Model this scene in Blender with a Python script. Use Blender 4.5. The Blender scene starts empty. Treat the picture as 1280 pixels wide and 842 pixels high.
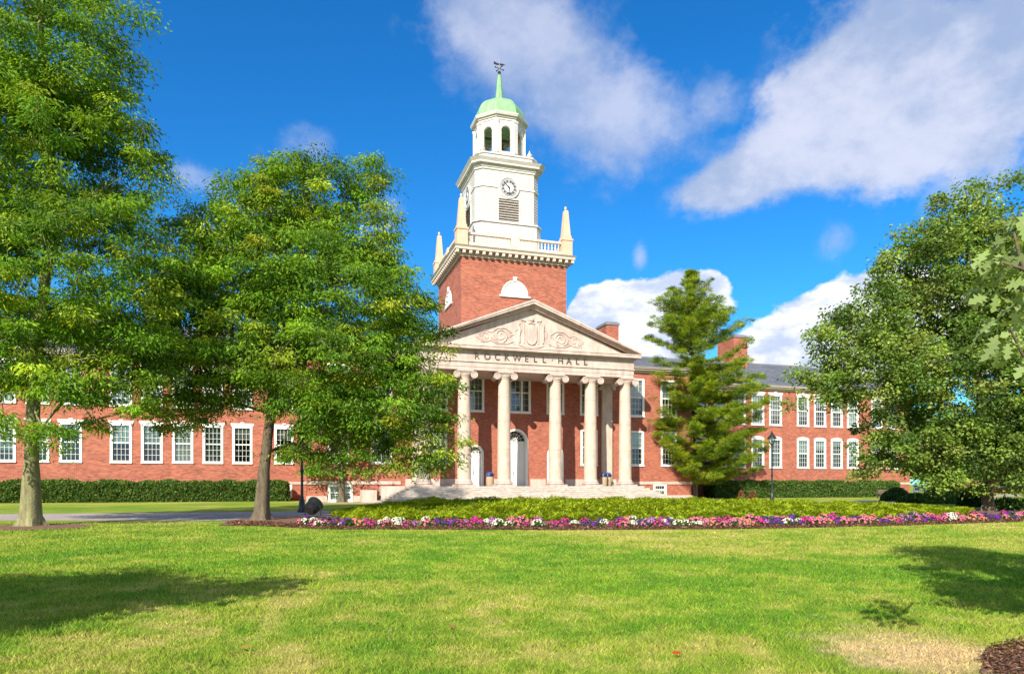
import bpy, math, random
import numpy as np
from mathutils import Vector, Matrix

random.seed(7)
RNG = np.random.default_rng(11)
PI = math.pi
scene = bpy.context.scene
COL = scene.collection

# ------------------------------------------------------------------ camera, sky, sun, exposure
TH = math.radians(17.3)
SN, CS = math.sin(TH), math.cos(TH)
EYE = 1.45
FOC = 870.0
cam_data = bpy.data.cameras.new('camera')
cam = bpy.data.objects.new('camera', cam_data)
COL.objects.link(cam)
cam.location = (0, 0, EYE)
cam.rotation_euler = (PI / 2, 0, -TH)
cam_data.sensor_width = 36.0
cam_data.lens = 36.0 * FOC / 1280.0
cam_data.shift_y = (605 - 421) / 1280.0
cam_data.clip_start = 0.1
cam_data.clip_end = 6000
scene.camera = cam

SUN_DIR = Vector((0.72, 1.0, -0.81)).normalized()      # the way the light travels
sun_data = bpy.data.lights.new('sun', 'SUN')
sun_data.energy = 5.0
sun_data.angle = math.radians(0.5)
sun_data.color = (1.0, 0.93, 0.80)
sun = bpy.data.objects.new('sun', sun_data)
COL.objects.link(sun)
sun.location = (-30, -40, 60)
sun.rotation_euler = SUN_DIR.to_track_quat('-Z', 'Y').to_euler()

scene.view_settings.view_transform = 'Standard'
scene.view_settings.look = 'None'
scene.view_settings.gamma = 1.0
scene.view_settings.exposure = 0.74


def cw(xc, d, z=0.0):
    """right / forward of the viewpoint -> world"""
    return Vector((xc * CS + d * SN, -xc * SN + d * CS, z))


def G(px, py):
    """the point of the flat ground seen at a place of the survey grid"""
    d = FOC * EYE / (py - 605.0)
    return cw((px - 640.0) / FOC * d, d, 0)


def P(px, py, d):
    return cw((px - 640.0) / FOC * d, d, EYE + (605.0 - py) / FOC * d)


def make_world():
    w = bpy.data.worlds.new('World')
    scene.world = w
    w.use_nodes = True
    nt = w.node_tree
    N, L = nt.nodes, nt.links
    N.clear()
    out = N.new('ShaderNodeOutputWorld')
    bg = N.new('ShaderNodeBackground')
    bg.inputs['Strength'].default_value = 0.125
    sky = N.new('ShaderNodeTexSky')
    sky.sky_type = 'NISHITA'
    sky.sun_disc = False
    el = math.asin(-SUN_DIR.z)
    sky.sun_elevation = el
    sky.sun_rotation = math.atan2(-SUN_DIR.x, -SUN_DIR.y) % (2 * PI)
    sky.altitude = 200
    sky.air_density = 1.0
    sky.dust_density = 0.4
    sky.ozone_density = 2.5
    hs = N.new('ShaderNodeHueSaturation')
    hs.inputs['Saturation'].default_value = 1.32
    hs.inputs['Value'].default_value = 0.84
    L.new(sky.outputs['Color'], hs.inputs['Color'])
    tint = N.new('ShaderNodeMix'); tint.data_type = 'RGBA'; tint.blend_type = 'MULTIPLY'
    tint.inputs[0].default_value = 1.0
    L.new(hs.outputs['Color'], tint.inputs[6])
    tint.inputs[7].default_value = (0.36, 0.93, 1.16, 1)
    tc = N.new('ShaderNodeTexCoord')

    def math_(op, a, b=None, clamp=False):
        m = N.new('ShaderNodeMath'); m.operation = op; m.use_clamp = clamp
        for i, v in enumerate((a, b)):
            if v is None: continue
            if isinstance(v, (int, float)): m.inputs[i].default_value = v
            else: L.new(v, m.inputs[i])
        return m.outputs[0]

    def dot(vec):
        m = N.new('ShaderNodeVectorMath'); m.operation = 'DOT_PRODUCT'
        L.new(tc.outputs['Generated'], m.inputs[0]); m.inputs[1].default_value = vec
        return m.outputs['Value']

    def direction(px, py):
        return (cw((px - 640) / FOC, 1.0, (605 - py) / FOC)).normalized()

    def noise(scale, detail, rough, stretch=(1, 1, 1.6), loc=(0, 0, 0), dist=0.0):
        mp = N.new('ShaderNodeMapping'); mp.inputs['Scale'].default_value = stretch
        mp.inputs['Location'].default_value = loc
        L.new(tc.outputs['Generated'], mp.inputs['Vector'])
        n = N.new('ShaderNodeTexNoise'); n.inputs['Scale'].default_value = scale
        n.inputs['Detail'].default_value = detail; n.inputs['Roughness'].default_value = rough
        n.inputs['Distortion'].default_value = dist
        L.new(mp.outputs[0], n.inputs['Vector'])
        return n.outputs['Fac']

    def blobs(lst):
        acc = None
        for (px, py, rx, ry, rot, amp) in lst:
            d = direction(px, py)
            R = d.cross(Vector((0, 0, 1))).normalized()
            U = R.cross(d).normalized()
            a = math.radians(rot)
            R2 = R * math.cos(a) + U * math.sin(a); U2 = -R * math.sin(a) + U * math.cos(a)
            k = 1.0 / (1 + ((px - 640) / FOC) ** 2 + ((605 - py) / FOC) ** 2) ** 0.5
            sx, sy = rx / FOC * k, ry / FOC * k
            u = math_('DIVIDE', math_('SUBTRACT', dot(R2), d.dot(R2)), sx)
            v = math_('DIVIDE', math_('SUBTRACT', dot(U2), d.dot(U2)), sy)
            q = math_('ADD', math_('MULTIPLY', u, u), math_('MULTIPLY', v, v))
            e = math_('MULTIPLY', math_('EXPONENT', math_('MULTIPLY', q, -1.0)), amp)
            # only the half of the sky in front of this cloud
            e = math_('MULTIPLY', e, math_('GREATER_THAN', dot(d), 0.0))
            acc = e if acc is None else math_('ADD', acc, e)
        return acc

    def ramp(fac, p0, p1):
        m = N.new('ShaderNodeMapRange'); m.interpolation_type = 'SMOOTHSTEP'
        L.new(fac, m.inputs[0]); m.inputs[1].default_value = p0; m.inputs[2].default_value = p1
        return m.outputs[0]

    # high thin cloud
    thin = blobs([(600, 60, 95, 75, -35, .75), (700, 80, 130, 70, -30, .95), (770, 160, 80, 75, -20, .95), (640, 12, 90, 34, 0, .45),
                  (885, 130, 40, 34, 30, .7), (375, 185, 48, 28, 0, .8), (488, 258, 34, 26, -40, .65),
                  (1050, 302, 26, 26, -40, .62), (920, 215, 60, 36, 10, .6), (1190, 245, 60, 30, 20, .6),
                  (800, 322, 10, 18, 0, .6), (250, 225, 50, 20, -10, .42)])
    n1 = noise(10.0, 12, 0.62, (1, 1, 1.1), (3.1, 0, 1.7), 0.1)
    thin_m = math_('MULTIPLY', ramp(math_('ADD', thin, math_('MULTIPLY', math_('SUBTRACT', n1, 0.5), 2.6)), 0.18, 1.25), 0.66)
    thin_m = math_('MULTIPLY', thin_m, ramp(thin, 0.03, 0.35))
    # thick cloud, upper right
    thick = blobs([(1090, 70, 120, 62, 20, 1.0), (1210, 130, 130, 95, 10, 1.15), (1050, 170, 140, 48, 12, 1.0), (940, 215, 80, 32, 15, .85), (905, 235, 50, 22, 0, .6), (1010, 130, 60, 40, 30, .75),
                   (1260, 30, 150, 60, 0, 1.0), (980, 20, 45, 22, 0, .4), (1150, 190, 120, 40, 0, .9)])
    n2 = noise(9.5, 12, 0.60, (1, 1, 1.25), (0, 5.2, 0.4), 0.1)
    thick_m = math_('MULTIPLY', ramp(math_('ADD', thick, math_('MULTIPLY', math_('SUBTRACT', n2, 0.5), 3.6)), 0.25, 1.15), 0.86)
    thick_m = math_('MULTIPLY', thick_m, ramp(thick, 0.08, 0.40))
    # low cumulus
    low = blobs([(1100, 385, 66, 46, 25, 1.5), (1020, 415, 74, 40, 20, 1.5), (965, 430, 34, 26, 10, 1.1), (1180, 390, 120, 60, 10, 1.2), (1060, 450, 140, 30, 0, 1.4),
                 (770, 375, 48, 28, 5, 1.5), (740, 400, 34, 36, 0, 1.1), (850, 385, 50, 36, 10, 1.4), (892, 356, 22, 18, 0, 1.3), (810, 420, 90, 36, 0, 1.4),
                 (150, 440, 200, 40, 0, 1.2), (400, 440, 200, 34, 0, 1.0), (-300, 430, 200, 50, 0, 1.2), (1500, 420, 200, 60, 0, 1.2)])
    n3 = noise(13.0, 9, 0.55, (1, 1, 1.2), (1.3, 2.2, 0), 0.0)
    low_m = ramp(math_('ADD', low, math_('MULTIPLY', math_('SUBTRACT', n3, 0.5), 2.6)), 0.60, 0.90)
    # cloud tone
    n4 = noise(7.0, 9, 0.6, (1, 1, 1.5), (7, 1, 2))
    n5 = noise(10.0, 8, 0.6, (1, 1, 2.0), (2, 8, 2))
    mixc = N.new('ShaderNodeMix'); mixc.data_type = 'RGBA'
    L.new(ramp(n4, 0.36, 0.66), mixc.inputs[0])
    mixc.inputs[6].default_value = (2.1, 2.6, 3.7, 1); mixc.inputs[7].default_value = (4.0, 4.1, 4.75, 1)
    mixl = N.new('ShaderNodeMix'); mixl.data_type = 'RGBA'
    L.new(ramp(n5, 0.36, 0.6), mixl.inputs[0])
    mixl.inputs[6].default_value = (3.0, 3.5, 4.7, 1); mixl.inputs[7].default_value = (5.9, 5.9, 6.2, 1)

    def over(base, colr, fac):
        m = N.new('ShaderNodeMix'); m.data_type = 'RGBA'
        L.new(fac, m.inputs[0]); L.new(base, m.inputs[6]); L.new(colr, m.inputs[7])
        return m.outputs[2]
    c = over(tint.outputs[2], mixc.outputs[2], thin_m)
    c = over(c, mixc.outputs[2], thick_m)
    c = over(c, mixl.outputs[2], low_m)
    # unseen broken cloud, added behind the viewpoint to give whitish fill light
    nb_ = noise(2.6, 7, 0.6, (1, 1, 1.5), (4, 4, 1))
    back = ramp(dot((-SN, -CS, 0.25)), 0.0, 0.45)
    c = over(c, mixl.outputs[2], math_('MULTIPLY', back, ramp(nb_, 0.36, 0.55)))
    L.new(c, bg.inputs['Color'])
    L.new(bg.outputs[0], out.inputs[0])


make_world()


# ------------------------------------------------------------------ helpers
def tag(o, label=None, cat=None, group=None, kind=None):
    if label: o['label'] = label
    if cat: o['category'] = cat
    if group: o['group'] = group
    if kind: o['kind'] = kind
    return o


def wloc(o):
    v = Vector((0, 0, 0))
    while o is not None:
        v += Vector(o.location); o = o.parent
    return v


def empty(name, loc):
    o = bpy.data.objects.new(name, None)
    o.empty_display_size = 0.5
    o.location = loc
    COL.objects.link(o)
    return o


def rawmesh(name, V, F, mats, MI=None, smooth=None, cols=None):
    """V (n,3) array; F list of faces or (m,k) array"""
    me = bpy.data.meshes.new(name)
    if isinstance(F, np.ndarray):
        k = F.shape[1]; m = len(F)
        me.vertices.add(len(V)); me.vertices.foreach_set('co', np.asarray(V, np.float32).ravel())
        me.loops.add(m * k); me.loops.foreach_set('vertex_index', F.astype(np.int32).ravel())
        me.polygons.add(m)
        me.polygons.foreach_set('loop_start', np.arange(0, m * k, k, dtype=np.int32))
        me.update(calc_edges=True)
    else:
        me.from_pydata([tuple(v) for v in V], [], F)
        me.update()
    for mt in (mats if isinstance(mats, (list, tuple)) else [mats]):
        me.materials.append(mt)
    if MI is not None:
        me.polygons.foreach_set('material_index', np.asarray(MI, np.int32))
    if cols is not None:
        a = me.color_attributes.new('col', 'FLOAT_COLOR', 'POINT')
        c4 = np.ones((len(V), 4), np.float32); c4[:, :3] = cols
        a.data.foreach_set('color', c4.ravel())
    if smooth is not None:
        me.polygons.foreach_set('use_smooth', np.ones(len(me.polygons), bool))
        if smooth < 180: me.set_sharp_from_angle(angle=math.radians(smooth))
    return me


def link(name, me, parent=None, loc=(0, 0, 0)):
    o = bpy.data.objects.new(name, me)
    COL.objects.link(o)
    o.location = loc
    if parent is not None: o.parent = parent
    return o


class MB:
    def __init__(s):
        s.V = []; s.F = []; s.M = []; s.mi = 0; s.T = None

    def v(s, p):
        p = Vector(p)
        if s.T is not None: p = s.T @ p
        s.V.append((p.x, p.y, p.z)); return len(s.V) - 1

    def face(s, pts):
        s.F.append([s.v(p) for p in pts]); s.M.append(s.mi)

    def idx(s, ids):
        s.F.append(list(ids)); s.M.append(s.mi)

    def box(s, x0, x1, y0, y1, z0, z1):
        a = [s.v(p) for p in ((x0, y0, z0), (x1, y0, z0), (x1, y1, z0), (x0, y1, z0), (x0, y0, z1), (x1, y0, z1), (x1, y1, z1), (x0, y1, z1))]
        for f in ((3, 2, 1, 0), (4, 5, 6, 7), (0, 1, 5, 4), (1, 2, 6, 5), (2, 3, 7, 6), (3, 0, 4, 7)):
            s.idx([a[i] for i in f])

    def prism(s, poly, y0, y1):
        """poly: (x,z) counter-clockwise seen from -Y"""
        a = [s.v((x, y0, z)) for x, z in poly]; b = [s.v((x, y1, z)) for x, z in poly]
        n = len(poly)
        s.idx(a); s.idx(b[::-1])
        for i in range(n):
            j = (i + 1) % n
            s.idx((a[j], a[i], b[i], b[j]))

    def zprism(s, poly, z0, z1, top=None):
        """poly: (x,y) ccw from above; top: optional other polygon"""
        a = [s.v((x, y, z0)) for x, y in poly]; b = [s.v((x, y, z1)) for x, y in (top or poly)]
        n = len(poly)
        s.idx(a[::-1]); s.idx(b)
        for i in range(n):
            j = (i + 1) % n
            s.idx((a[i], a[j], b[j], b[i]))

    def lathe(s, cx, cy, prof, n=24, cap=True, rot=0.0):
        rings = []
        for r, z in prof:
            rings.append([s.v((cx + r * math.cos(rot + 2 * PI * i / n), cy + r * math.sin(rot + 2 * PI * i / n), z)) for i in range(n)])
        for a, b in zip(rings, rings[1:]):
            for i in range(n):
                j = (i + 1) % n
                s.idx((a[i], a[j], b[j], b[i]))
        if cap:
            s.idx(rings[0][::-1]); s.idx(rings[-1])

    def tube(s, pts, rad, n=8, cap=True):
        pts = [Vector(p) for p in pts]
        if isinstance(rad, (int, float)): rad = [rad] * len(pts)
        rings = []
        up = Vector((0, 0, 1))
        prev = None
        for i, p in enumerate(pts):
            t = (pts[min(i + 1, len(pts) - 1)] - pts[max(i - 1, 0)]).normalized()
            if prev is None:
                a = t.cross(up)
                if a.length < 0.1: a = t.cross(Vector((1, 0, 0)))
                a.normalize()
            else:
                a = (prev - t * prev.dot(t)).normalized()
            prev = a
            b = t.cross(a)
            rings.append([s.v(p + (a * math.cos(2 * PI * k / n) + b * math.sin(2 * PI * k / n)) * rad[i]) for k in range(n)])
        for a, b in zip(rings, rings[1:]):
            for i in range(n):
                j = (i + 1) % n
                s.idx((a[i], a[j], b[j], b[i]))
        if cap:
            s.idx(rings[0][::-1]); s.idx(rings[-1])

    def mesh(s, name, mats, smooth=30, off=Vector((0, 0, 0))):
        V = np.array(s.V, float) - np.array(off)
        return rawmesh(name, V, s.F, mats, s.M, smooth)

    def build(s, name, mats, parent=None, smooth=30):
        off = wloc(parent) if parent is not None else Vector((0, 0, 0))
        return link(name, s.mesh(name, mats, smooth, off), parent)


def nodes_of(name):
    m = bpy.data.materials.new(name)
    m.use_nodes = True
    nt = m.node_tree
    b = nt.nodes['Principled BSDF']
    return m, nt, nt.nodes, nt.links, b


def mat(name, color, rough=0.6, var=0.15, scale=2.0, metal=0.0, bump=0.0, bscale=30.0, color2=None, spec=0.5, streak=(1, 1, 1)):
    m, nt, N, L, b = nodes_of(name)
    tc = N.new('ShaderNodeTexCoord')
    mp = N.new('ShaderNodeMapping'); mp.inputs['Scale'].default_value = streak
    L.new(tc.outputs['Object'], mp.inputs['Vector'])
    n = N.new('ShaderNodeTexNoise'); n.inputs['Scale'].default_value = scale; n.inputs['Detail'].default_value = 8
    n.inputs['Roughness'].default_value = 0.65
    L.new(mp.outputs[0], n.inputs['Vector'])
    r = N.new('ShaderNodeValToRGB')
    c = np.array(color[:3]); c2 = np.array(color2[:3]) if color2 else c * (1 - var * 1.6)
    r.color_ramp.elements[0].position = 0.32; r.color_ramp.elements[0].color = (*c2, 1)
    r.color_ramp.elements[1].position = 0.68; r.color_ramp.elements[1].color = (*np.minimum(c * (1 + var * .5), 1), 1)
    L.new(n.outputs['Fac'], r.inputs[0]); L.new(r.outputs[0], b.inputs['Base Color'])
    b.inputs['Roughness'].default_value = rough; b.inputs['Metallic'].default_value = metal
    b.inputs['Specular IOR Level'].default_value = spec
    if bump > 0:
        n2 = N.new('ShaderNodeTexNoise'); n2.inputs['Scale'].default_value = bscale; n2.inputs['Detail'].default_value = 5
        L.new(tc.outputs['Object'], n2.inputs['Vector'])
        bp = N.new('ShaderNodeBump'); bp.inputs['Strength'].default_value = bump; bp.inputs['Distance'].default_value = 0.03
        L.new(n2.outputs['Fac'], bp.inputs['Height']); L.new(bp.outputs[0], b.inputs['Normal'])
    return m


def coursed(name, c1, c2, mortar, bw, bh, ms=0.008, rough=0.85, varcol=None, varscale=0.6, bump=0.3, use_z=True, offset=0.5):
    """masonry or slate laid in courses, measured in metres on the object"""
    m, nt, N, L, b = nodes_of(name)
    tc = N.new('ShaderNodeTexCoord')
    sp = N.new('ShaderNodeSeparateXYZ'); L.new(tc.outputs['Object'], sp.inputs[0])
    ad = N.new('ShaderNodeMath'); ad.operation = 'ADD'
    L.new(sp.outputs['X'], ad.inputs[0]); L.new(sp.outputs['Y'], ad.inputs[1])
    cb = N.new('ShaderNodeCombineXYZ'); L.new(ad.outputs[0] if use_z else sp.outputs['X'], cb.inputs['X']); L.new(sp.outputs['Z'], cb.inputs['Y'])
    br = N.new('ShaderNodeTexBrick')
    L.new(cb.outputs[0], br.inputs['Vector'])
    br.inputs['Scale'].default_value = 1.0
    br.inputs['Brick Width'].default_value = bw; br.inputs['Row Height'].default_value = bh
    br.inputs['Mortar Size'].default_value = ms; br.inputs['Mortar Smooth'].default_value = 0.3
    br.inputs['Color1'].default_value = (*c1, 1); br.inputs['Color2'].default_value = (*c2, 1); br.inputs['Mortar'].default_value = (*mortar, 1)
    br.inputs['Bias'].default_value = 0.0
    br.offset = offset
    n = N.new('ShaderNodeTexNoise'); n.inputs['Scale'].default_value = varscale; n.inputs['Detail'].default_value = 10; n.inputs['Roughness'].default_value = 0.7
    mp = N.new('ShaderNodeMapping'); mp.inputs['Scale'].default_value = (1, 1, 2.2)
    L.new(tc.outputs['Object'], mp.inputs['Vector']); L.new(mp.outputs[0], n.inputs['Vector'])
    mr = N.new('ShaderNodeMapRange'); L.new(n.outputs['Fac'], mr.inputs[0]); mr.inputs[1].default_value = 0.42; mr.inputs[2].default_value = 0.72
    mx = N.new('ShaderNodeMix'); mx.data_type = 'RGBA'
    mr.inputs[4].default_value = 0.75
    L.new(mr.outputs[0], mx.inputs[0]); L.new(br.outputs['Color'], mx.inputs[6]); mx.inputs[7].default_value = (*(varcol or c2), 1)
    # scattered dark bricks / slates in streaks
    n3 = N.new('ShaderNodeTexNoise'); n3.inputs['Scale'].default_value = 2.0; n3.inputs['Detail'].default_value = 6
    mp3 = N.new('ShaderNodeMapping'); mp3.inputs['Scale'].default_value = (1.2, 1.2, 7)
    L.new(tc.outputs['Object'], mp3.inputs['Vector']); L.new(mp3.outputs[0], n3.inputs['Vector'])
    mr3 = N.new('ShaderNodeMapRange'); L.new(n3.outputs['Fac'], mr3.inputs[0]); mr3.inputs[1].default_value = 0.35; mr3.inputs[2].default_value = 0.65
    mr3.inputs[3].default_value = 0.72; mr3.inputs[4].default_value = 1.22
    mx3 = N.new('ShaderNodeVectorMath'); mx3.operation = 'SCALE'
    L.new(mx.outputs[2], mx3.inputs[0]); L.new(mr3.outputs[0], mx3.inputs['Scale'])
    L.new(mx3.outputs[0], b.inputs['Base Color'])
    b.inputs['Roughness'].default_value = rough
    b.inputs['Specular IOR Level'].default_value = 0.25
    bp = N.new('ShaderNodeBump'); bp.inputs['Strength'].default_value = bump; bp.inputs['Distance'].default_value = 0.01
    L.new(br.outputs['Fac'], bp.inputs['Height']); bp.invert = True; L.new(bp.outputs[0], b.inputs['Normal'])
    return m


def leafmat(name, trans=0.35, rough=0.5, gain=1.0, spec=0.35):
    m, nt, N, L, b = nodes_of(name)
    at = N.new('ShaderNodeAttribute'); at.attribute_name = 'col'
    L.new(at.outputs['Color'], b.inputs['Base Color'])
    b.inputs['Roughness'].default_value = rough
    b.inputs['Specular IOR Level'].default_value = spec
    if trans > 0:
        tr = N.new('ShaderNodeBsdfTranslucent')
        mul = N.new('ShaderNodeMix'); mul.data_type = 'RGBA'; mul.blend_type = 'MULTIPLY'; mul.inputs[0].default_value = 1
        L.new(at.outputs['Color'], mul.inputs[6]); mul.inputs[7].default_value = (1.5, 1.35, .55, 1)
        L.new(mul.outputs[2], tr.inputs['Color'])
        mx = N.new('ShaderNodeMixShader'); mx.inputs[0].default_value = trans
        L.new(b.outputs[0], mx.inputs[1]); L.new(tr.outputs[0], mx.inputs[2])
        L.new(mx.outputs[0], N['Material Output'].inputs['Surface'])
    return m


M = {}
M['brick'] = coursed('red_brick', (0.39, 0.100, 0.056), (0.23, 0.060, 0.040), (0.38, 0.24, 0.18), 0.30, 0.10, 0.008, varcol=(0.46, 0.165, 0.10))
M['stone'] = mat('limestone', (0.58, 0.455, 0.395), 0.75, 0.12, 1.3, bump=0.2, bscale=12, color2=(0.38, 0.295, 0.255), streak=(1.6, 1.6, .7))
M['column'] = mat('column_limestone', (0.57, 0.445, 0.355), 0.7, 0.1, 1.4, bump=0.06, bscale=10, color2=(0.42, 0.325, 0.26), streak=(1.5, 1.5, .7))
M['stepstone'] = coursed('step_granite', (0.54, 0.45, 0.38), (0.46, 0.385, 0.33), (0.26, 0.23, 0.20), 1.6, 0.163, 0.012, varcol=(0.44, 0.40, 0.37), varscale=1.5)
M['obelisk'] = mat('weathered_obelisk_stone', (0.64, 0.40, 0.29), 0.8, 0.15, 1.2, color2=(0.52, 0.36, 0.25))
M['balust'] = mat('balustrade_stone', (0.66, 0.56, 0.47), 0.8, 0.15, 1.2, color2=(0.56, 0.43, 0.34))
M['white'] = mat('white_paint', (0.80, 0.79, 0.75), 0.45, 0.04, 1.5, color2=(0.72, 0.70, 0.66))
M['clap'] = mat('white_tower_boards', (0.66, 0.61, 0.57), 0.5, 0.05, 1.4, color2=(0.50, 0.46, 0.42), streak=(1, 1, 5))
M['trim'] = mat('cream_trim', (0.60, 0.50, 0.40), 0.6, 0.08, 1.0, color2=(0.5, 0.42, 0.34))
M['copper'] = mat('green_copper', (0.27, 0.46, 0.21), 0.55, 0.1, 1.2, color2=(0.13, 0.29, 0.16), streak=(2, 2, .5))
M['slate'] = coursed('grey_slate', (0.130, 0.135, 0.155), (0.10, 0.105, 0.12), (0.05, 0.05, 0.06), 0.35, 0.13, 0.012, rough=0.55, varcol=(0.17, 0.18, 0.20), use_z=True, offset=0.5)
M['lead'] = mat('grey_lead', (0.20, 0.20, 0.22), 0.5, 0.1)
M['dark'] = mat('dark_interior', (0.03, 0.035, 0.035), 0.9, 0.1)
M['blind'] = mat('pale_window_blind', (0.62, 0.66, 0.62), 0.8, 0.05, 0.7, color2=(0.52, 0.58, 0.54))
M['curtain'] = mat('dull_green_curtain', (0.20, 0.28, 0.25), 0.9, 0.1, 1.0, streak=(8, 8, 1))
M['black'] = mat('black_enamel', (0.02, 0.022, 0.025), 0.35, 0.2)
M['gunmetal'] = mat('dark_clock_enamel', (0.07, 0.07, 0.085), 0.5, 0.1)
M['bronze'] = mat('dark_bronze', (0.15, 0.115, 0.085), 0.6, 0.2, metal=0.6)
M['bark'] = mat('grey_brown_bark', (0.15, 0.115, 0.075), 0.95, 0.3, 3.0, bump=0.9, bscale=14, color2=(0.06, 0.047, 0.03), streak=(3, 3, 0.6))
M['barkgreen'] = mat('mossy_bark', (0.24, 0.23, 0.10), 0.95, 0.3, 3.0, bump=0.9, bscale=14, color2=(0.11, 0.095, 0.055), streak=(3, 3, 0.6))
M['mulch'] = mat('brown_mulch', (0.24, 0.115, 0.07), 1.0, 0.4, 9.0, bump=1.0, bscale=25, color2=(0.05, 0.025, 0.018))
M['asphalt'] = mat('pale_path', (0.36, 0.30, 0.26), 0.9, 0.12, 0.8, bump=0.2, bscale=60, color2=(0.27, 0.235, 0.21))
M['paver'] = mat('pinkish_paving', (0.42, 0.27, 0.21), 0.9, 0.12, 1.2, color2=(0.34, 0.22, 0.18))
M['leaf'] = leafmat('tree_leaf', 0.42, 0.6, spec=.18)
M['needle'] = leafmat('pine_needle', 0.30, 0.7, spec=.15)
M['oakleaf'] = leafmat('oak_leaf', 0.36, 0.5, spec=.28)
M['grass'] = leafmat('grass_blade', 0.25, 0.6, spec=0.2)
M['petal'] = leafmat('petal', 0.3, 0.6)
M['binblue'] = mat('blue_plastic', (0.03, 0.06, 0.22), 0.4, 0.1)
M['bintan'] = mat('tan_aggregate', (0.42, 0.31, 0.20), 0.9, 0.2, 20)
M['signblue'] = mat('blue_sign_panel', (0.02, 0.06, 0.30), 0.4, 0.05)
M['bluegrey'] = mat('blue_grey_paint', (0.10, 0.20, 0.34), 0.5, 0.1)
M['wood'] = mat('bench_wood', (0.16, 0.10, 0.07), 0.7, 0.2)


for k_ in ('blind', 'curtain'):
    nt_ = M[k_].node_tree; b_ = nt_.nodes['Principled BSDF']; src = b_.inputs['Base Color'].links[0].from_socket
    oi = nt_.nodes.new('ShaderNodeObjectInfo'); r_ = nt_.nodes.new('ShaderNodeMapRange'); nt_.links.new(oi.outputs['Random'], r_.inputs[0])
    r_.inputs[3].default_value = .45; r_.inputs[4].default_value = 1.2
    v_ = nt_.nodes.new('ShaderNodeVectorMath'); v_.operation = 'SCALE'; nt_.links.new(src, v_.inputs[0]); nt_.links.new(r_.outputs[0], v_.inputs['Scale'])
    nt_.links.new(v_.outputs[0], b_.inputs['Base Color'])


def glassmat():
    m, nt, N, L, b = nodes_of('window_glass')
    gl = N.new('ShaderNodeBsdfGlossy'); gl.inputs['Roughness'].default_value = 0.04
    gl.inputs['Color'].default_value = (0.9, 0.95, 1, 1)
    tr = N.new('ShaderNodeBsdfTransparent'); tr.inputs['Color'].default_value = (0.80, 0.88, 0.86, 1)
    fr = N.new('ShaderNodeFresnel'); fr.inputs['IOR'].default_value = 1.55
    mr = N.new('ShaderNodeMapRange'); L.new(fr.outputs[0], mr.inputs[0]); mr.inputs[3].default_value = 0.06; mr.inputs[4].default_value = 0.8
    mx = N.new('ShaderNodeMixShader'); L.new(mr.outputs[0], mx.inputs[0]); L.new(tr.outputs[0], mx.inputs[1]); L.new(gl.outputs[0], mx.inputs[2])
    nz = N.new('ShaderNodeTexNoise'); nz.inputs['Scale'].default_value = 1.7
    tc = N.new('ShaderNodeTexCoord'); L.new(tc.outputs['Object'], nz.inputs['Vector'])
    bp = N.new('ShaderNodeBump'); bp.inputs['Strength'].default_value = 0.25; bp.inputs['Distance'].default_value = 0.03
    L.new(nz.outputs['Fac'], bp.inputs['Height']); L.new(bp.outputs[0], gl.inputs['Normal'])
    L.new(mx.outputs[0], N['Material Output'].inputs['Surface'])
    return m


M['glass'] = glassmat()


def vnoise(x, y, seed=0):
    x = np.asarray(x, float); y = np.asarray(y, float)
    xi = np.floor(x).astype(np.int64); yi = np.floor(y).astype(np.int64)
    fx = x - xi; fy = y - yi
    fx = fx * fx * (3 - 2 * fx); fy = fy * fy * (3 - 2 * fy)

    def h(a, b):
        n = (a * 374761393 + b * 668265263 + seed * 1442695041) & 0xffffffff
        n = ((n ^ (n >> 13)) * 1274126177) & 0xffffffff
        return ((n ^ (n >> 16)) & 0xffff) / 65535.0
    return (h(xi, yi) * (1 - fx) + h(xi + 1, yi) * fx) * (1 - fy) + (h(xi, yi + 1) * (1 - fx) + h(xi + 1, yi + 1) * fx) * fy


def fbm(x, y, seed=0, o=4):
    a = 0; w = 0.5; t = 0
    for i in range(o):
        a = a + w * vnoise(x * 2 ** i, y * 2 ** i, seed + i); t += w; w *= 0.5
    return a / t


# ------------------------------------------------------------------ ground
DRY = G(1165, 812)


def lawn_color(X, Y):
    n1 = fbm(X * 0.22, Y * 0.22, 1, 4)
    n2 = fbm(X * 1.1, Y * 1.1, 9, 4)
    n3 = fbm(X * 4.0, Y * 4.0, 21, 3)
    far = np.clip(np.hypot(X, Y) / 30.0, 0, 1)
    green = np.array([0.185, 0.315, 0.022]); deep = np.array([0.110, 0.240, 0.016]); yellow = np.array([0.36, 0.37, 0.055]); straw = np.array([0.52, 0.42, 0.17])
    t = np.clip((.5 * n2 + .5 * n3 - 0.36) / 0.28, 0, 1)[..., None]
    c = deep * (1 - t) + green * t
    ty = np.clip((0.40 * n1 + 0.35 * n2 + .25 * n3 - 0.42) / 0.26 + far * 0.30, 0, 1)[..., None] * 0.75
    c = c * (1 - ty) + yellow * ty
    ts = np.clip((0.30 * n1 + 0.30 * n2 + 0.40 * n3 - 0.54) / 0.14, 0, 1)[..., None] * 0.5
    c = c * (1 - ts) + straw * ts
    lx = (X - DRY.x) * CS - (Y - DRY.y) * SN; ly = (X - DRY.x) * SN + (Y - DRY.y) * CS
    q = np.sqrt((lx / 0.66) ** 2 + (ly / 0.85) ** 2) + (n2 - 0.5) * 1.6 + (n3 - .5) * 1.3
    td = np.clip((1.3 - q) / 0.9, 0, 1)[..., None] * .85
    c = c * (1 - td) + np.array([0.62, 0.44, 0.25]) * td
    return c


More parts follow.
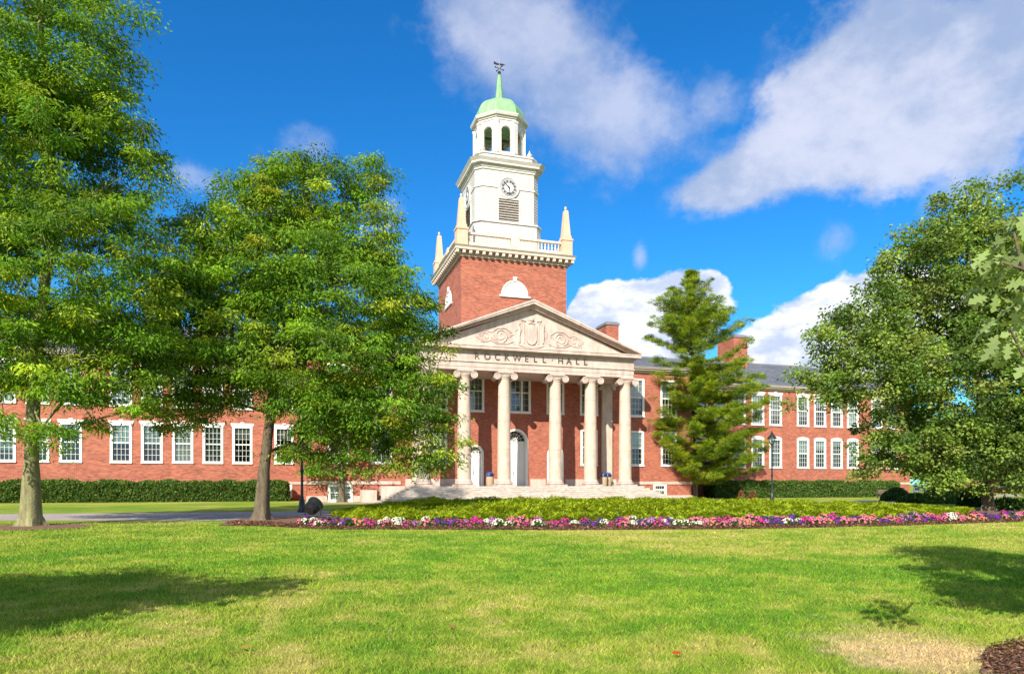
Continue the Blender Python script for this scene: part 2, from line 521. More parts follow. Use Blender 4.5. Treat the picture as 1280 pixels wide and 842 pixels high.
def make_ground():
    n = 420
    t = np.linspace(-1, 1, n)
    k = 7.4
    u = np.sinh(k * t) / np.sinh(k) * 2500
    A, B = np.meshgrid(u, u)             # A lateral, B forward
    X = A * CS + (B + 7) * SN; Y = -A * SN + (B + 7) * CS
    Z = np.zeros_like(X)
    V = np.stack([X, Y, Z], -1).reshape(-1, 3)
    i = np.arange(n * n).reshape(n, n)
    F = np.stack([i[:-1, :-1], i[:-1, 1:], i[1:, 1:], i[1:, :-1]], -1).reshape(-1, 4)
    c = lawn_color(V[:, 0], V[:, 1]) * 0.85
    m, nt, N, L, b = nodes_of('lawn_ground')
    at = N.new('ShaderNodeAttribute'); at.attribute_name = 'col'
    tc = N.new('ShaderNodeTexCoord')
    nz = N.new('ShaderNodeTexNoise'); nz.inputs['Scale'].default_value = 6; nz.inputs['Detail'].default_value = 9; nz.inputs['Roughness'].default_value = 0.75
    L.new(tc.outputs['Object'], nz.inputs['Vector'])
    mr = N.new('ShaderNodeMapRange'); L.new(nz.outputs['Fac'], mr.inputs[0]); mr.inputs[1].default_value = 0.3; mr.inputs[2].default_value = 0.7
    mr.inputs[3].default_value = 0.65; mr.inputs[4].default_value = 1.25
    sc = N.new('ShaderNodeVectorMath'); sc.operation = 'SCALE'; L.new(at.outputs['Color'], sc.inputs[0]); L.new(mr.outputs[0], sc.inputs['Scale'])
    L.new(sc.outputs[0], b.inputs['Base Color']); b.inputs['Roughness'].default_value = 0.95; b.inputs['Specular IOR Level'].default_value = 0.1
    bp = N.new('ShaderNodeBump'); bp.inputs['Strength'].default_value = 0.5; bp.inputs['Distance'].default_value = 0.04
    L.new(nz.outputs['Fac'], bp.inputs['Height']); L.new(bp.outputs[0], b.inputs['Normal'])
    me = rawmesh('ground', V, F, m, cols=c)
    tag(link('ground', me), kind='structure')


make_ground()


def ribbon(name, front, back, z, material, sub=8):
    mb = MB()
    f = [G(*p) if len(p) == 2 else Vector(p) for p in front]; b = [G(*p) if len(p) == 2 else Vector(p) for p in back]

    def dense(pts):
        out = []
        for a, c in zip(pts, pts[1:]):
            for i in range(sub): out.append(a.lerp(c, i / sub))
        out.append(pts[-1]); return out
    f = dense(f); b = dense(b)
    for i in range(len(f)):
        w = (vnoise(i * 0.7, 3.3, 5) - .5) * 0.25
        f[i] = f[i] + Vector((SN, CS, 0)) * w
    for i in range(len(f) - 1):
        mb.face([(f[i].x, f[i].y, z), (f[i + 1].x, f[i + 1].y, z), (b[i + 1].x, b[i + 1].y, z), (b[i].x, b[i].y, z)])
    o = mb.build(name, material, smooth=None)
    return tag(o, kind='structure')


# curved campus path
ribbon('path', [(-500, 650), (0, 650), (200, 650.5), (345, 650.5), (430, 646), (500, 637), (600, 633), (800, 632), (960, 631.5), (1040, 631), (1090, 629.5), (1180, 627.5), (1400, 625.5)],
       [(-500, 642.5), (0, 642.2), (200, 640.5), (345, 639.3), (430, 637.5), (500, 632.5), (600, 629.5), (800, 628), (960, 627.5), (1040, 627), (1090, 625), (1180, 624), (1400, 622.5)], 0.004, M['asphalt'])
ribbon('paved_forecourt', [(380, 629.5), (520, 629.5), (700, 629), (860, 626.8), (900, 625.2)], [(380, 628.2), (520, 628), (700, 626.5), (860, 621.5), (900, 622.3)], 0.008, M['paver'])
ribbon('right_walkway', [(1200, 620.5), (1300, 620.5), (1500, 620.5)], [(1200, 618), (1300, 617.8), (1500, 617.6)], 0.012, M['asphalt'])
ribbon('mulch_bed', [(270, 656.5), (330, 657), (400, 661), (700, 662), (900, 661), (1100, 657.5), (1280, 651.5), (1500, 646)],
       [(290, 650), (345, 646), (420, 643), (700, 634), (900, 636), (1100, 636), (1280, 638), (1500, 636)], 0.016, M['mulch'])
for c, r, nm in ((G(38, 659), 1.9, 'mulch_ring'), (cw(5.35, 4.75), 1.75, 'mulch_ring'), (G(1236, 641), 2.4, 'mulch_ring')):
    mb = MB()
    pts = []
    for i in range(40):
        a = 2 * PI * i / 40; rr = r * (0.9 + 0.22 * vnoise(i * .6, r, 3))
        pts.append((c.x + rr * math.cos(a), c.y + rr * math.sin(a), 0.02))
    mb.face(pts)
    tag(mb.build(nm, M['mulch'], smooth=None), kind='structure')


# ------------------------------------------------------------------ the hall
CX = 18.7
YC, YB, YT, YW = 55.0, 58.9, 59.2, 65.7
FL = 1.30                # portico floor
EAVE = 12.4
hall = empty('brick_college_hall', (CX, YB, 0))
tag(hall, 'long red brick college hall with white columned portico and green domed clock tower', 'building')


def wall_holes(mb, x0, x1, z0, z1, y, holes, depth=0.28):
    xs = sorted({x0, x1, *[h[0] for h in holes], *[h[1] for h in holes]})
    zs = sorted({z0, z1, *[h[2] for h in holes], *[h[3] for h in holes]})
    xs = [x for x in xs if x0 <= x <= x1]; zs = [z for z in zs if z0 <= z <= z1]
    for a, b in zip(xs, xs[1:]):
        run = None
        for c, d in zip(zs, zs[1:]):
            mx, mz = (a + b) / 2, (c + d) / 2
            inside = any(h[0] < mx < h[1] and h[2] < mz < h[3] for h in holes)
            if not inside:
                mb.face([(a, y, c), (b, y, c), (b, y, d), (a, y, d)])
    for h in holes:
        a, b, c, d = h[:4]; y2 = y + depth
        mb.face([(a, y, c), (a, y, d), (a, y2, d), (a, y2, c)])
        mb.face([(b, y, d), (b, y, c), (b, y2, c), (b, y2, d)])
        mb.face([(a, y, d), (b, y, d), (b, y2, d), (a, y2, d)])
        mb.face([(b, y, c), (a, y, c), (a, y2, c), (b, y2, c)])


# --- windows: one builder per type, meshes shared by the copies
WCACHE = {}


def window_meshes(kind, w, h):
    key = (kind, round(w, 2), round(h, 2))
    if key in WCACHE: return WCACHE[key]
    hw = w / 2
    f = MB()
    t = 0.15
    # casing standing 4 cm proud of the brick
    f.box(-hw - .05, -hw + t, -.04, .16, 0, h); f.box(hw - t, hw + .05, -.04, .16, 0, h)
    f.box(-hw + t, hw - t, -.04, .16, h - t, h); f.box(-hw + t, hw - t, -.04, .16, 0, .10)
    mid = h * .5
    f.box(-hw + t, hw - t, .06, .13, mid - .05, mid + .05)
    if kind == 'triple':
        for x in (-hw * .42, hw * .42): f.box(x - .09, x + .09, -.01, .13, .10, h - t)
    mu = MB()
    nx = {'tall': 4, 'triple': 6, 'base': 4}.get(kind, 4)
    nz = {'tall': 6, 'triple': 6, 'base': 3}.get(kind, 6)
    for i in range(1, nx):
        x = -hw + t + (w - 2 * t) * i / nx
        mu.box(x - .012, x + .012, .085, .115, .10, h - t)
    for i in range(1, nz):
        z = .10 + (h - t - .10) * i / nz
        if abs(z - mid) < .1: continue
        mu.box(-hw + t, hw - t, .087, .113, z - .012, z + .012)
    g = MB(); g.face([(-hw + t, .10, .1), (hw - t, .10, .1), (hw - t, .10, h - t), (-hw + t, .10, h - t)])
    s = MB(); s.box(-hw - .07, hw + .07, -.10, .02, -.12, 0.0)
    r = dict(frame=f.mesh('window', M['white']), muntin=mu.mesh('muntins', M['white']), pane=g.mesh('pane', M['glass'], None), sill=s.mesh('sill', M['white']))
    if kind == 'tall':
        l = MB(); l.prism([(-hw - .12, h), (hw + .12, h), (hw + .20, h + .26), (.14, h + .26), (.17, h + .36), (-.17, h + .36), (-.14, h + .26), (-hw - .20, h + .26)], -.05, .05)
        r['lintel'] = l.mesh('lintel', M['white'])
    if kind == 'arched':
        pts = [(-hw - .05, h), (hw + .05, h)] + [((hw + .05) * math.cos(a), h + .26 * math.sin(a)) for a in np.linspace(0, PI, 13)[1:-1]]
        l = MB(); l.prism(pts, -.045, .05)
        r['lintel'] = l.mesh('arched_head', M['white'])
    for nm, fr in (('full', 1.0), ('most', .74), ('half', .52), ('third', .3), ('low', .12)):
        b = MB(); b.face([(-hw + t, .19, .1 + (h - t - .1) * (1 - fr)), (hw - t, .19, .1 + (h - t - .1) * (1 - fr)), (hw - t, .19, h - t), (-hw + t, .19, h - t)])
        r['blind_' + nm] = b.mesh('blind', M['blind'], None)
    b = MB()
    for i in range(24):
        x = -hw + t + (w - 2 * t) * i / 24; x2 = -hw + t + (w - 2 * t) * (i + 1) / 24
        ya, yb = (.24, .29) if i % 2 else (.29, .24)
        b.face([(x, ya, .1), (x2, yb, .1), (x2, yb, h - t), (x, ya, h - t)])
    r['curtain'] = b.mesh('curtain', M['curtain'], None)
    WCACHE[key] = r
    return r


def window(kind, x, y, z, w, h, blind=None):
    r = window_meshes(kind, w, h)
    o = link('window', r['frame'], hall, Vector((x, y, z)) - wloc(hall))
    link('muntins', r['muntin'], o); link('pane', r['pane'], o); link('sill', r['sill'], o)
    if 'lintel' in r: link('lintel', r['lintel'], o)
    if blind == 'curtain': link('curtain', r['curtain'], o)
    elif blind: link('blind', r['blind_' + blind], o)
    return o


def hole(x, w, z, h): return (x - w / 2, x + w / 2, z, z + h)


# wing windows
grp = [25.55, 27.95, 30.35, 32.7, 36.4, 38.75, 41.1, 43.4]
offs = [23.15] + grp
offs_r = sorted(offs + [46.9, 49.2])
left_x = [CX - o for o in offs + [47.1, 49.5]] + [-0.96]
right_x = [CX + o for o in offs_r]
XL0, XL1 = -36.0, 0.95
XR0, XR1 = 36.45, 70.6
UZ, UH, LZ, LH = 8.10, 3.35, 3.35, 3.2
WW = 1.55
rb = random.Random(4)
for (x0, x1, xs, lk) in ((XL0, XL1, left_x, 'tall'), (XR0, XR1, right_x, 'arched')):
    mb = MB()
    base = [(-0.96, 1.3, .35, 1.1)] if x0 < 0 else [(40.7, 1.2, .2, 1.25)]
    hs = [hole(x, WW, UZ, UH) for x in xs] + [hole(x, WW, LZ, LH) for x in xs] + [hole(*b) for b in base]
    wall_holes(mb, x0, x1, 0, EAVE - .5, YW, hs)
    mb.face([(x0, YW + 16, 0), (x0, YW, 0), (x0, YW, EAVE - .5), (x0, YW + 16, EAVE - .5)])
    mb.face([(x1, YW, 0), (x1, YW + 16, 0), (x1, YW + 16, EAVE - .5), (x1, YW, EAVE - .5)])
    mb.face([(x1, YW + 16, 0), (x0, YW + 16, 0), (x0, YW + 16, EAVE - .5), (x1, YW + 16, EAVE - .5)])
    mb.build('wing_wall', M['brick'], hall, None)
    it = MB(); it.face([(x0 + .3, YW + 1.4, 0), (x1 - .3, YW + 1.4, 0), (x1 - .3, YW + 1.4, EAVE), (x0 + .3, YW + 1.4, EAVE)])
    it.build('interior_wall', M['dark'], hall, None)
    for x in xs:
        window('tall', x, YW, UZ, WW, UH, rb.choice(['full', 'full', 'most', 'half', 'third']))
        window(lk, x, YW, LZ, WW, LH, rb.choice(['half', 'most', 'third', 'full', 'low', 'curtain', None]))
    for b in base:
        window('base', b[0], YW, b[2], b[1], b[3], 'full')
    # water table, eaves cornice, roof
    s = MB(); s.box(x0 - .06, x1 + .06, YW - .07, YW + .02, 1.45, 1.68); s.build('water_table', M['stone'], hall)
    c = MB()
    c.box(x0 - .1, x1 + .1, YW - .12, YW + 16.1, EAVE - .5, EAVE - .28)
    c.box(x0 - .3, x1 + .3, YW - .42, YW + 16.3, EAVE - .28, EAVE - .12)
    c.box(x0 - .45, x1 + .45, YW - .58, YW + 16.5, EAVE - .12, EAVE)
    c.build('eaves_cornice', M['trim'], hall)
    r = MB()
    a0, a1, y0, y1 = x0 - .45, x1 + .45, YW - .55, YW + 16.45
    ym = (y0 + y1) / 2; zr = 16.4; hip = 8.0
    l0 = a0 + (hip if x0 < 0 else 0); l1 = a1 - (hip if x0 > 0 else 0)
    z0 = EAVE + .03
    r.face([(a0, y0, z0), (a1, y0, z0), (l1, ym, zr), (l0, ym, zr)])
    r.face([(a1, y1, z0), (a0, y1, z0), (l0, ym, zr), (l1, ym, zr)])
    r.face([(a0, y1, z0), (a0, y0, z0), (l0, ym, zr)])
    r.face([(a1, y0, z0), (a1, y1, z0), (l1, ym, zr)])
    ro = r.build('roof', M['slate'], hall, None)
    g = MB(); g.box(a0, a1, y0 - .06, y0 + .1, EAVE - .02, EAVE + .09); g.box(l0, l1, ym - .12, ym + .12, zr - .05, zr + .08)
    g.build('gutter', M['lead'], ro)

# central block
bx0, bx1 = .95, 36.45
mb = MB()
blk_up = [(CX - 15.3, 1.7), (CX - 11.8, 1.7), (CX - 7.05, 1.7), (CX - 3.75, 1.6), (CX + 3.75, 1.6), (CX + 7.05, 1.7), (CX + 11.8, 1.7), (CX + 15.3, 1.7)]
hs = [hole(x, w, 7.85, 3.5) for x, w in blk_up] + [hole(CX, 2.7, 7.85, 3.5)]
low = [CX - 15.3, CX - 11.8, CX - 7.05, CX + 7.05, CX + 11.8, CX + 15.3]
hs += [hole(x, 1.6, 3.25, 3.2) for x in low]
hs += [hole(CX, 2.3, FL, 5.07), hole(CX - 3.75, 1.6, FL, 3.6), hole(CX + 3.75, 1.6, FL, 3.6)]
bw = [(CX - 15.15, 1.9, .12, 1.3), (CX + 14.35, 1.3, .45, 1.0)]
hs += [hole(*b) for b in bw]
wall_holes(mb, bx0, bx1, 0, EAVE - .5, YB, hs)
for x in (bx0, bx1):
    mb.face([(x, YB, 0), (x, YW + .1, 0), (x, YW + .1, EAVE - .5), (x, YB, EAVE - .5)][:: (1 if x > 10 else -1)])
# brick above the arched heads
def spandrel(m, x, r, zs, y, ztop=None, n=14, depth=.0):
    zt = ztop or zs + r
    a = [(x + r * math.cos(t), zs + r * math.sin(t)) for t in np.linspace(0, PI, n * 2 + 1)]
    for p, q in zip(a, a[1:]):
        m.face([(p[0], y, p[1]), (p[0], y, zt), (q[0], y, zt), (q[0], y, q[1])])
        m.face([(p[0], y, p[1]), (q[0], y, q[1]), (q[0], y + .28, q[1]), (p[0], y + .28, p[1])])
spandrel(mb, CX, 1.15, FL + 5.07 - 1.15, YB + .003)
for s_ in (-3.75, 3.75): spandrel(mb, CX + s_, .8, FL + 2.8, YB + .003)
mb.build('central_wall', M['brick'], hall, None)
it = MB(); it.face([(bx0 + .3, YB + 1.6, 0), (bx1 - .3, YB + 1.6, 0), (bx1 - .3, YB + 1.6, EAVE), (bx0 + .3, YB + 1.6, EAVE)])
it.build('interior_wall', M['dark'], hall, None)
for i, (x, w) in enumerate(blk_up): window('plain', x, YB, 7.85, w, 3.5, 'curtain' if 0 < i < 6 else 'half')
window('triple', CX, YB, 7.85, 2.7, 3.5, 'curtain')
for x in low: window('plain', x, YB, 3.25, 1.6, 3.2, 'half' if abs(x - CX) > 9 else 'full')
for b in bw: window('base', b[0], YB, b[2], b[1], b[3], 'full' if b[0] < CX else None)
s = MB()
s.box(bx0 - .07, CX - 10.2, YB - .07, YB + .02, 1.45, 1.72); s.box(CX + 10.2, bx1 + .07, YB - .07, YB + .02, 1.45, 1.72)
s.box(bx0 - .07, bx0 + .0, YB + .02, YW - .1, 1.45, 1.72)
s.build('water_table', M['stone'], hall)
s = MB()
s.box(bx0 - .09, CX - 16.2, YB - .12, YB + .02, 0, .5); s.box(CX - 14.1, CX - 10.6, YB - .12, YB + .02, 0, .5)
s.box(CX + 10.6, CX + 13.6, YB - .12, YB + .02, 0, .42); s.box(CX + 15.2, bx1 + .09, YB - .12, YB + .02, 0, .42)
s.build('stone_plinth', M['stone'], hall)
# white stone base course inside the portico, between the doors
for a, b in ((-9.8, -4.7), (-2.8, -1.35), (1.35, 2.8), (4.7, 9.8)):
    s = MB(); s.box(CX + a, CX + b, YB - .05, YB + .02, FL, FL + .62)
    s.build('base_course', M['stone'], hall)
for sd in (0, 1):
    c = MB()
    for a, d_, z0, z1 in ((.1, .12, -.5, -.28), (.3, .42, -.28, -.12), (.45, .58, -.12, 0)):
        if sd: c.box(CX + 9.3, bx1 + a, YB - d_, YW + .5, EAVE + z0, EAVE + z1)
        else: c.box(bx0 - a, CX - 9.3, YB - d_, YW + .5, EAVE + z0, EAVE + z1)
    c.build('eaves_cornice', M['trim'], hall)
r = MB()
z0 = EAVE + .035; yr = 67.2; zr = 15.3
r.face([(bx0 - .45, YB - .55, z0), (bx1 + .45, YB - .55, z0), (bx1 - 4, yr, zr), (bx0 + 4, yr, zr)])
r.face([(bx0 - .45, yr + 9, z0), (bx0 - .45, YB - .55, z0), (bx0 + 4, yr, zr)])
r.face([(bx1 + .45, YB - .55, z0), (bx1 + .45, yr + 9, z0), (bx1 - 4, yr, zr)])
r.face([(bx1 + .45, yr + 9, z0), (bx0 - .45, yr + 9, z0), (bx0 + 4, yr, zr), (bx1 - 4, yr, zr)])
ro = r.build('roof', M['slate'], hall, None)
g = MB(); g.box(bx0 - .45, CX - 9.4, YB - .64, YB - .5, EAVE - .02, EAVE + .09); g.box(CX + 9.9, bx1 + .45, YB - .64, YB - .5, EAVE - .02, EAVE + .09)
g.build('gutter', M['lead'], ro)

# chimneys
def chimney(x0, x1, y0, y1, z0, z1, label):
    m = MB(); m.box(x0, x1, y0, y1, z0, z1 - .25)
    o = m.build('chimney', M['brick'], hall, None)
    m = MB(); m.box(x0 - .08, x1 + .08, y0 - .08, y1 + .08, z1 - .25, z1 - .02); m.box(x0 + .05, x1 - .05, y0 + .05, y1 - .05, z1 - .02, z1 + .10)
    m.build('chimney_cap', M['lead'], o)
chimney(31.0, 32.4, 66.4, 68.9, 13, 18.35, '')
chimney(50.1, 52.0, 71.6, 75.0, 14, 19.3, '')

# steps on three sides
st = MB()
NS = 8
for i in range(NS):
    z1 = FL - i * FL / NS; z0 = z1 - FL / NS
    e = .34 * i
    st.box(CX - 10.0 - e, CX + 10.0 + e, YC - 1.15 - e, YB + .1 - (0.15 + .01 * i if i else 0), z0 - (.0 if i < NS - 1 else .1), z1 - .0005 * i)
st.build('portico_steps', M['stepstone'], hall)
# low stone cheek wall left of the steps
ck = MB(); ck.box(CX - 13.6, CX - 12.4, YB - 1.9, YB - .15, 0, .98); ck.box(CX - 12.0, CX - 10.05, YB - 1.5, YB - .15, 0, 1.30)
ck.build('cheek_wall', M['stone'], hall)
# area railing box beside the right basement window
ck = MB(); ck.box(CX + 15.15, CX + 16.9, YB - 1.0, YB - .15, 0, .42)
ck.build('area_kerb', M['stone'], hall)

# columns
COLX = [.1780, .2375, .2989, .3809, .4395, .4988]
colx = [v * YC for v in COLX]
colx[0] = CX - 8.95; colx[5] = CX + 8.75
def column_meshes():
    sh = MB()
    H0, H1 = .52, 8.75
    prof = [(.62, 0.42), (.60, .50), (.565, .56)]
    for t in np.linspace(0, 1, 15):
        z = .56 + (H1 - .56) * t
        r = .56 - .095 * t ** 1.7
        prof.append((r, z))
    # drum joints
    pr = []
    for (r, z) in prof: pr.append((r, z))
    for zj in (3.0, 5.3, 7.3):
        rj = .56 - .095 * ((zj - .56) / (H1 - .56)) ** 1.7
        pr += [(rj, zj - .02), (rj - .02, zj - .008), (rj - .02, zj + .008), (rj, zj + .02)]
    pr = sorted(pr, key=lambda p: p[1])
    pr += [(.49, 8.76), (.50, 8.82), (.465, 8.86)]
    sh.lathe(0, 0, pr, 32)
    bs = MB()
    bs.box(-.80, .80, -.80, .80, 0, .14)
    def torus(r, z, q):
        return [(r + q * math.cos(a), z + q * math.sin(a)) for a in np.linspace(-PI / 2, PI / 2, 7)]
    bs.lathe(0, 0, torus(.66, .23, .09) + [(.64, .34)] + torus(.61, .39, .05) + [(.58, .46)], 32)
    cp = MB()
    zt = 9.36
    cp.box(-.66, .66, -.62, .62, zt - .13, zt)
    cp.lathe(0, 0, [(.46, 8.80), (.56, 8.92), (.58, 9.02), (.50, 9.10)], 28)
    cp.box(-.72, .72, -.52, .52, 9.05, 9.235)
    for sx in (-1, 1):
        cxv, czv, R = sx * .72, 8.955, .29
        n = 20
        prf = [(R, -.56), (R * .8, -.2), (R * .78, .2), (R, .56)]
        rings = []
        for rr, yy in prf:
            rings.append([cp.v((cxv + rr * math.cos(2 * PI * i / n), yy, czv + rr * math.sin(2 * PI * i / n))) for i in range(n)])
        for a, b in zip(rings, rings[1:]):
            for i in range(n): cp.idx((a[(i + 1) % n], a[i], b[i], b[(i + 1) % n]))
        cp.idx(rings[0]); cp.idx(rings[-1][::-1])
        for yy in (-.575, .575):
            sp_ = []
            for t in np.linspace(0, 1, 34):
                a = PI / 2 - sx * t * 4.6 * PI; rr = .265 * (1 - t) + .03
                sp_.append((cxv + rr * math.cos(a), yy, czv + rr * math.sin(a)))
            cp.tube(sp_, [.034 * (1 - .5 * t) for t in np.linspace(0, 1, 34)], 6)
    for yy in (-.555, .555):
        cp.tube([(-.72, yy, 9.21), (-.3, yy, 9.17), (0, yy, 9.15), (.3, yy, 9.17), (.72, yy, 9.21)], .03, 6)
    return sh.mesh('column', M['column'], 35), bs.mesh('column_base', M['stone'], 35), cp.mesh('ionic_capital', M['stone'], 35)
csh, cbs, ccp = column_meshes()
for x in colx:
    o = link('column', csh, hall, Vector((x, YC, FL)) - wloc(hall))
    link('column_base', cbs, o); link('ionic_capital', ccp, o)
# flat responds on the back wall
for x in (CX - 8.75, CX + 8.75):
    m = MB(); m.box(x - .5, x + .5, YB - .32, YB - .001, FL + .4, 10.15)
    o = m.build('pilaster', M['column'], hall)
    m = MB(); m.box(x - .62, x + .62, YB - .42, YB - .001, FL, FL + .4); m.build('pilaster_base', M['stone'], o)
    m = MB(); m.box(x - .66, x + .66, YB - .46, YB - .001, 10.4, 10.66); m.box(x - .54, x + .54, YB - .36, YB - .001, 10.15, 10.4)
    m.tube([(x - .6, YB - .5, 10.3), (x - .6, YB - .01, 10.3)], .2, 14); m.tube([(x + .6, YB - .5, 10.3), (x + .6, YB - .01, 10.3)], .2, 14)
    m.build('pilaster_capital', M['stone'], o)

# doors
def arch_door(x, w, h, main):
    r = w / 2; zs = FL + h - r; yb = YB + (.55 if main else .30)
    o = MB()
    # stone surround ring and jamb linings
    ro_ = r + .0; ri = r - .17
    ts = np.linspace(0, PI, 21)
    for a, b in zip(ts, ts[1:]):
        A = [(x + q * math.cos(t), zs + q * math.sin(t)) for t in (a, b) for q in (ri, ro_)]
        o.face([(A[0][0], YB - .035, A[0][1]), (A[1][0], YB - .035, A[1][1]), (A[3][0], YB - .035, A[3][1]), (A[2][0], YB - .035, A[2][1])])
        o.face([(A[0][0], YB - .035, A[0][1]), (A[2][0], YB - .035, A[2][1]), (A[2][0], yb, A[2][1]), (A[0][0], yb, A[0][1])])
        o.face([(A[1][0], YB - .035, A[1][1]), (A[3][0], YB - .035, A[3][1]), (A[3][0], YB + .1, A[3][1]), (A[1][0], YB + .1, A[1][1])])
    for sx in (-1, 1):
        o.box(*sorted((x + sx * ri, x + sx * (r - .002))), YB - .035, yb, FL, zs)
    surround = o.build('doorway', M['white'], hall)
    d = MB()
    d.box(x - ri, x + ri, yb - .02, yb + .06, FL, zs - .08)
    nl = 2
    for i in range(nl):
        c0 = x - ri + i * ri; c1 = c0 + ri
        for (za, zb) in ((.25, .95), (1.1, 1.9), (2.05, min(zs - FL - .25, 3.1))):
            if FL + zb > zs - .1: continue
            for (qa, qb) in ((c0 + .09, (c0 + c1) / 2 - .03), ((c0 + c1) / 2 + .03, c1 - .09)):
                d.box(qa, qb, yb - .045, yb - .021, FL + za, FL + zb)
    dd = d.build('door', M['white'], hall)
    k = MB(); k.tube([(x - .06, yb - .05, FL + 1.0), (x - .06, yb - .1, FL + 1.05), (x - .06, yb - .1, FL + 1.3), (x - .06, yb - .05, FL + 1.35)], .018, 6)
    k.build('door_handle', M['black'], dd)
    t = MB(); t.box(x - ri, x + ri, yb - .07, yb + .06, zs - .08, zs + .08); t.build('transom', M['white'], surround)
    f = MB()
    pts = [(x + ri * math.cos(a), zs + .08 + (ri) * math.sin(a)) for a in np.linspace(0, PI, 21)]
    f.face([(p[0], yb + .05, p[1]) for p in pts][::-1])
    fl = f.build('fanlight', M['dark'], surround, None)
    b = MB()
    for a in np.linspace(0, PI, 9)[1:-1]:
        b.tube([(x + .12 * math.cos(a), yb + .03, zs + .08 + .12 * math.sin(a)), (x + ri * math.cos(a), yb + .03, zs + .08 + ri * math.sin(a))], .02, 5)
    for q in (.3, .68): b.tube([(x + ri * q * math.cos(a), yb + .03, zs + .08 + ri * q * math.sin(a)) for a in np.linspace(0, PI, 15)], .018, 5)
    b.build('fanlight_bars', M['white'], surround)
arch_door(CX, 2.3, 5.07, True)
arch_door(CX - 3.75, 1.6, 3.6, False)
arch_door(CX + 3.75, 1.6, 3.6, False)

# entablature
EX0, EX1 = CX - 9.45, CX + 9.30
e = MB()
e.box(EX0 + .03, EX1 - .03, YC - .55, YB - .002, 10.66, 10.92)
e.box(EX0 + .0, EX1 - .0, YC - .58, YB - .004, 10.92, 11.30)
e.box(EX0 - .07, EX1 + .07, YC - .66, YB - .006, 11.30, 11.38)
en = e.build('entablature', M['stone'], hall)
e = MB()
e.box(EX0, EX1, YC - .58, YB - .008, 11.38, 12.17)
e.box(EX0 - .1, EX1 + .1, YC - .68, YB - .003, 12.17, 12.28)
fz = e.build('frieze', M['stone'], hall)
e = MB()
TIPX, YP = 9.78, 53.92
e.box(CX - TIPX, CX + TIPX, YP, YB + .2, 12.30, 12.52)
e.box(CX - TIPX + .06, CX + TIPX - .06, YP + .06, YB + .2, 12.28, 12.30)
e.box(CX - TIPX - .02, CX + TIPX + .02, YP - .04, YB + .2, 12.52, 12.60)
e.build('pediment_cornice', M['stone'], hall)
# lettering
TXT = 'ROCKWELL·HALL'
xs_px = [596, 609, 621.5, 633.5, 646, 658, 669, 680, 690, 700.5, 711, 721.5, 731.5]
yfront = YC - .58
for ch, px in zip(TXT, xs_px):
    u = (px - 640) / FOC
    X = yfront * (u * CS + SN) / (CS - u * SN)
    cu = bpy.data.curves.new('letter', 'FONT'); cu.body = ch; cu.size = .70; cu.extrude = .03; cu.align_x = 'CENTER'; cu.offset = 0.0
    tmp = bpy.data.objects.new('letter', cu); COL.objects.link(tmp)
    me = bpy.data.meshes.new_from_object(tmp.evaluated_get(bpy.context.evaluated_depsgraph_get()))
    bpy.data.objects.remove(tmp)
    me.name = 'letter'; me.materials.clear(); me.materials.append(M['bronze'])
    me.transform(Matrix.Translation(Vector((X, yfront - .03, 11.55))) @ Matrix.Rotation(PI / 2, 4, 'X'))
    me.transform(Matrix.Translation(-wloc(fz)))
    link('letter', me, fz)

# pediment
TOPZ, TIPZ = 16.55, 12.72
tp = MB()
yt = YC - .30
tp.prism([(CX - 8.9, 12.6), (CX + 8.9, 12.6), (CX, 16.05)], yt, YB + 3.5)
ty = tp.build('tympanum', M['stone'], hall)
rk = MB()
sl = (TOPZ - TIPZ) / TIPX
def rake(y0, y1, tA, tB, ex):
    # between vertical drops tA (upper) and tB (lower) below the roof line
    for sx in (-1, 1):
        xe = CX + sx * (TIPX + ex)
        ze = TIPZ - sl * ex
        poly = [(xe, ze - tA), (xe, ze - tB), (CX, TOPZ - tB), (CX, TOPZ - tA)]
        if sx > 0: poly = poly[::-1]
        zb = 12.605
        poly = [(x, max(z, zb)) for x, z in poly]
        rk.prism(poly, y0, y1)
rake(YP - .05, YC + .3, -.06, .10, .04)
rake(YP, YC + .3, .10, .30, 0)
rake(YP + .2, YC + .3, .30, .40, -.15)
rake(YP + .42, YC + .3, .40, .56, -.3)
rk.build('raking_cornice', M['stone'], hall, 30)
rf = MB()
for sx in (-1, 1):
    xe = CX + sx * (TIPX + .1)
    q = [(xe, YP + .05, TIPZ + .08 - sl * .1), (CX, YP + .05, TOPZ + .08), (CX, YB + 5.5, TOPZ + .08), (xe, YB + 5.5, TIPZ + .08 - sl * .1)]
    rf.face(q if sx < 0 else q[::-1])
rf.build('portico_roof', M['lead'], hall, None)

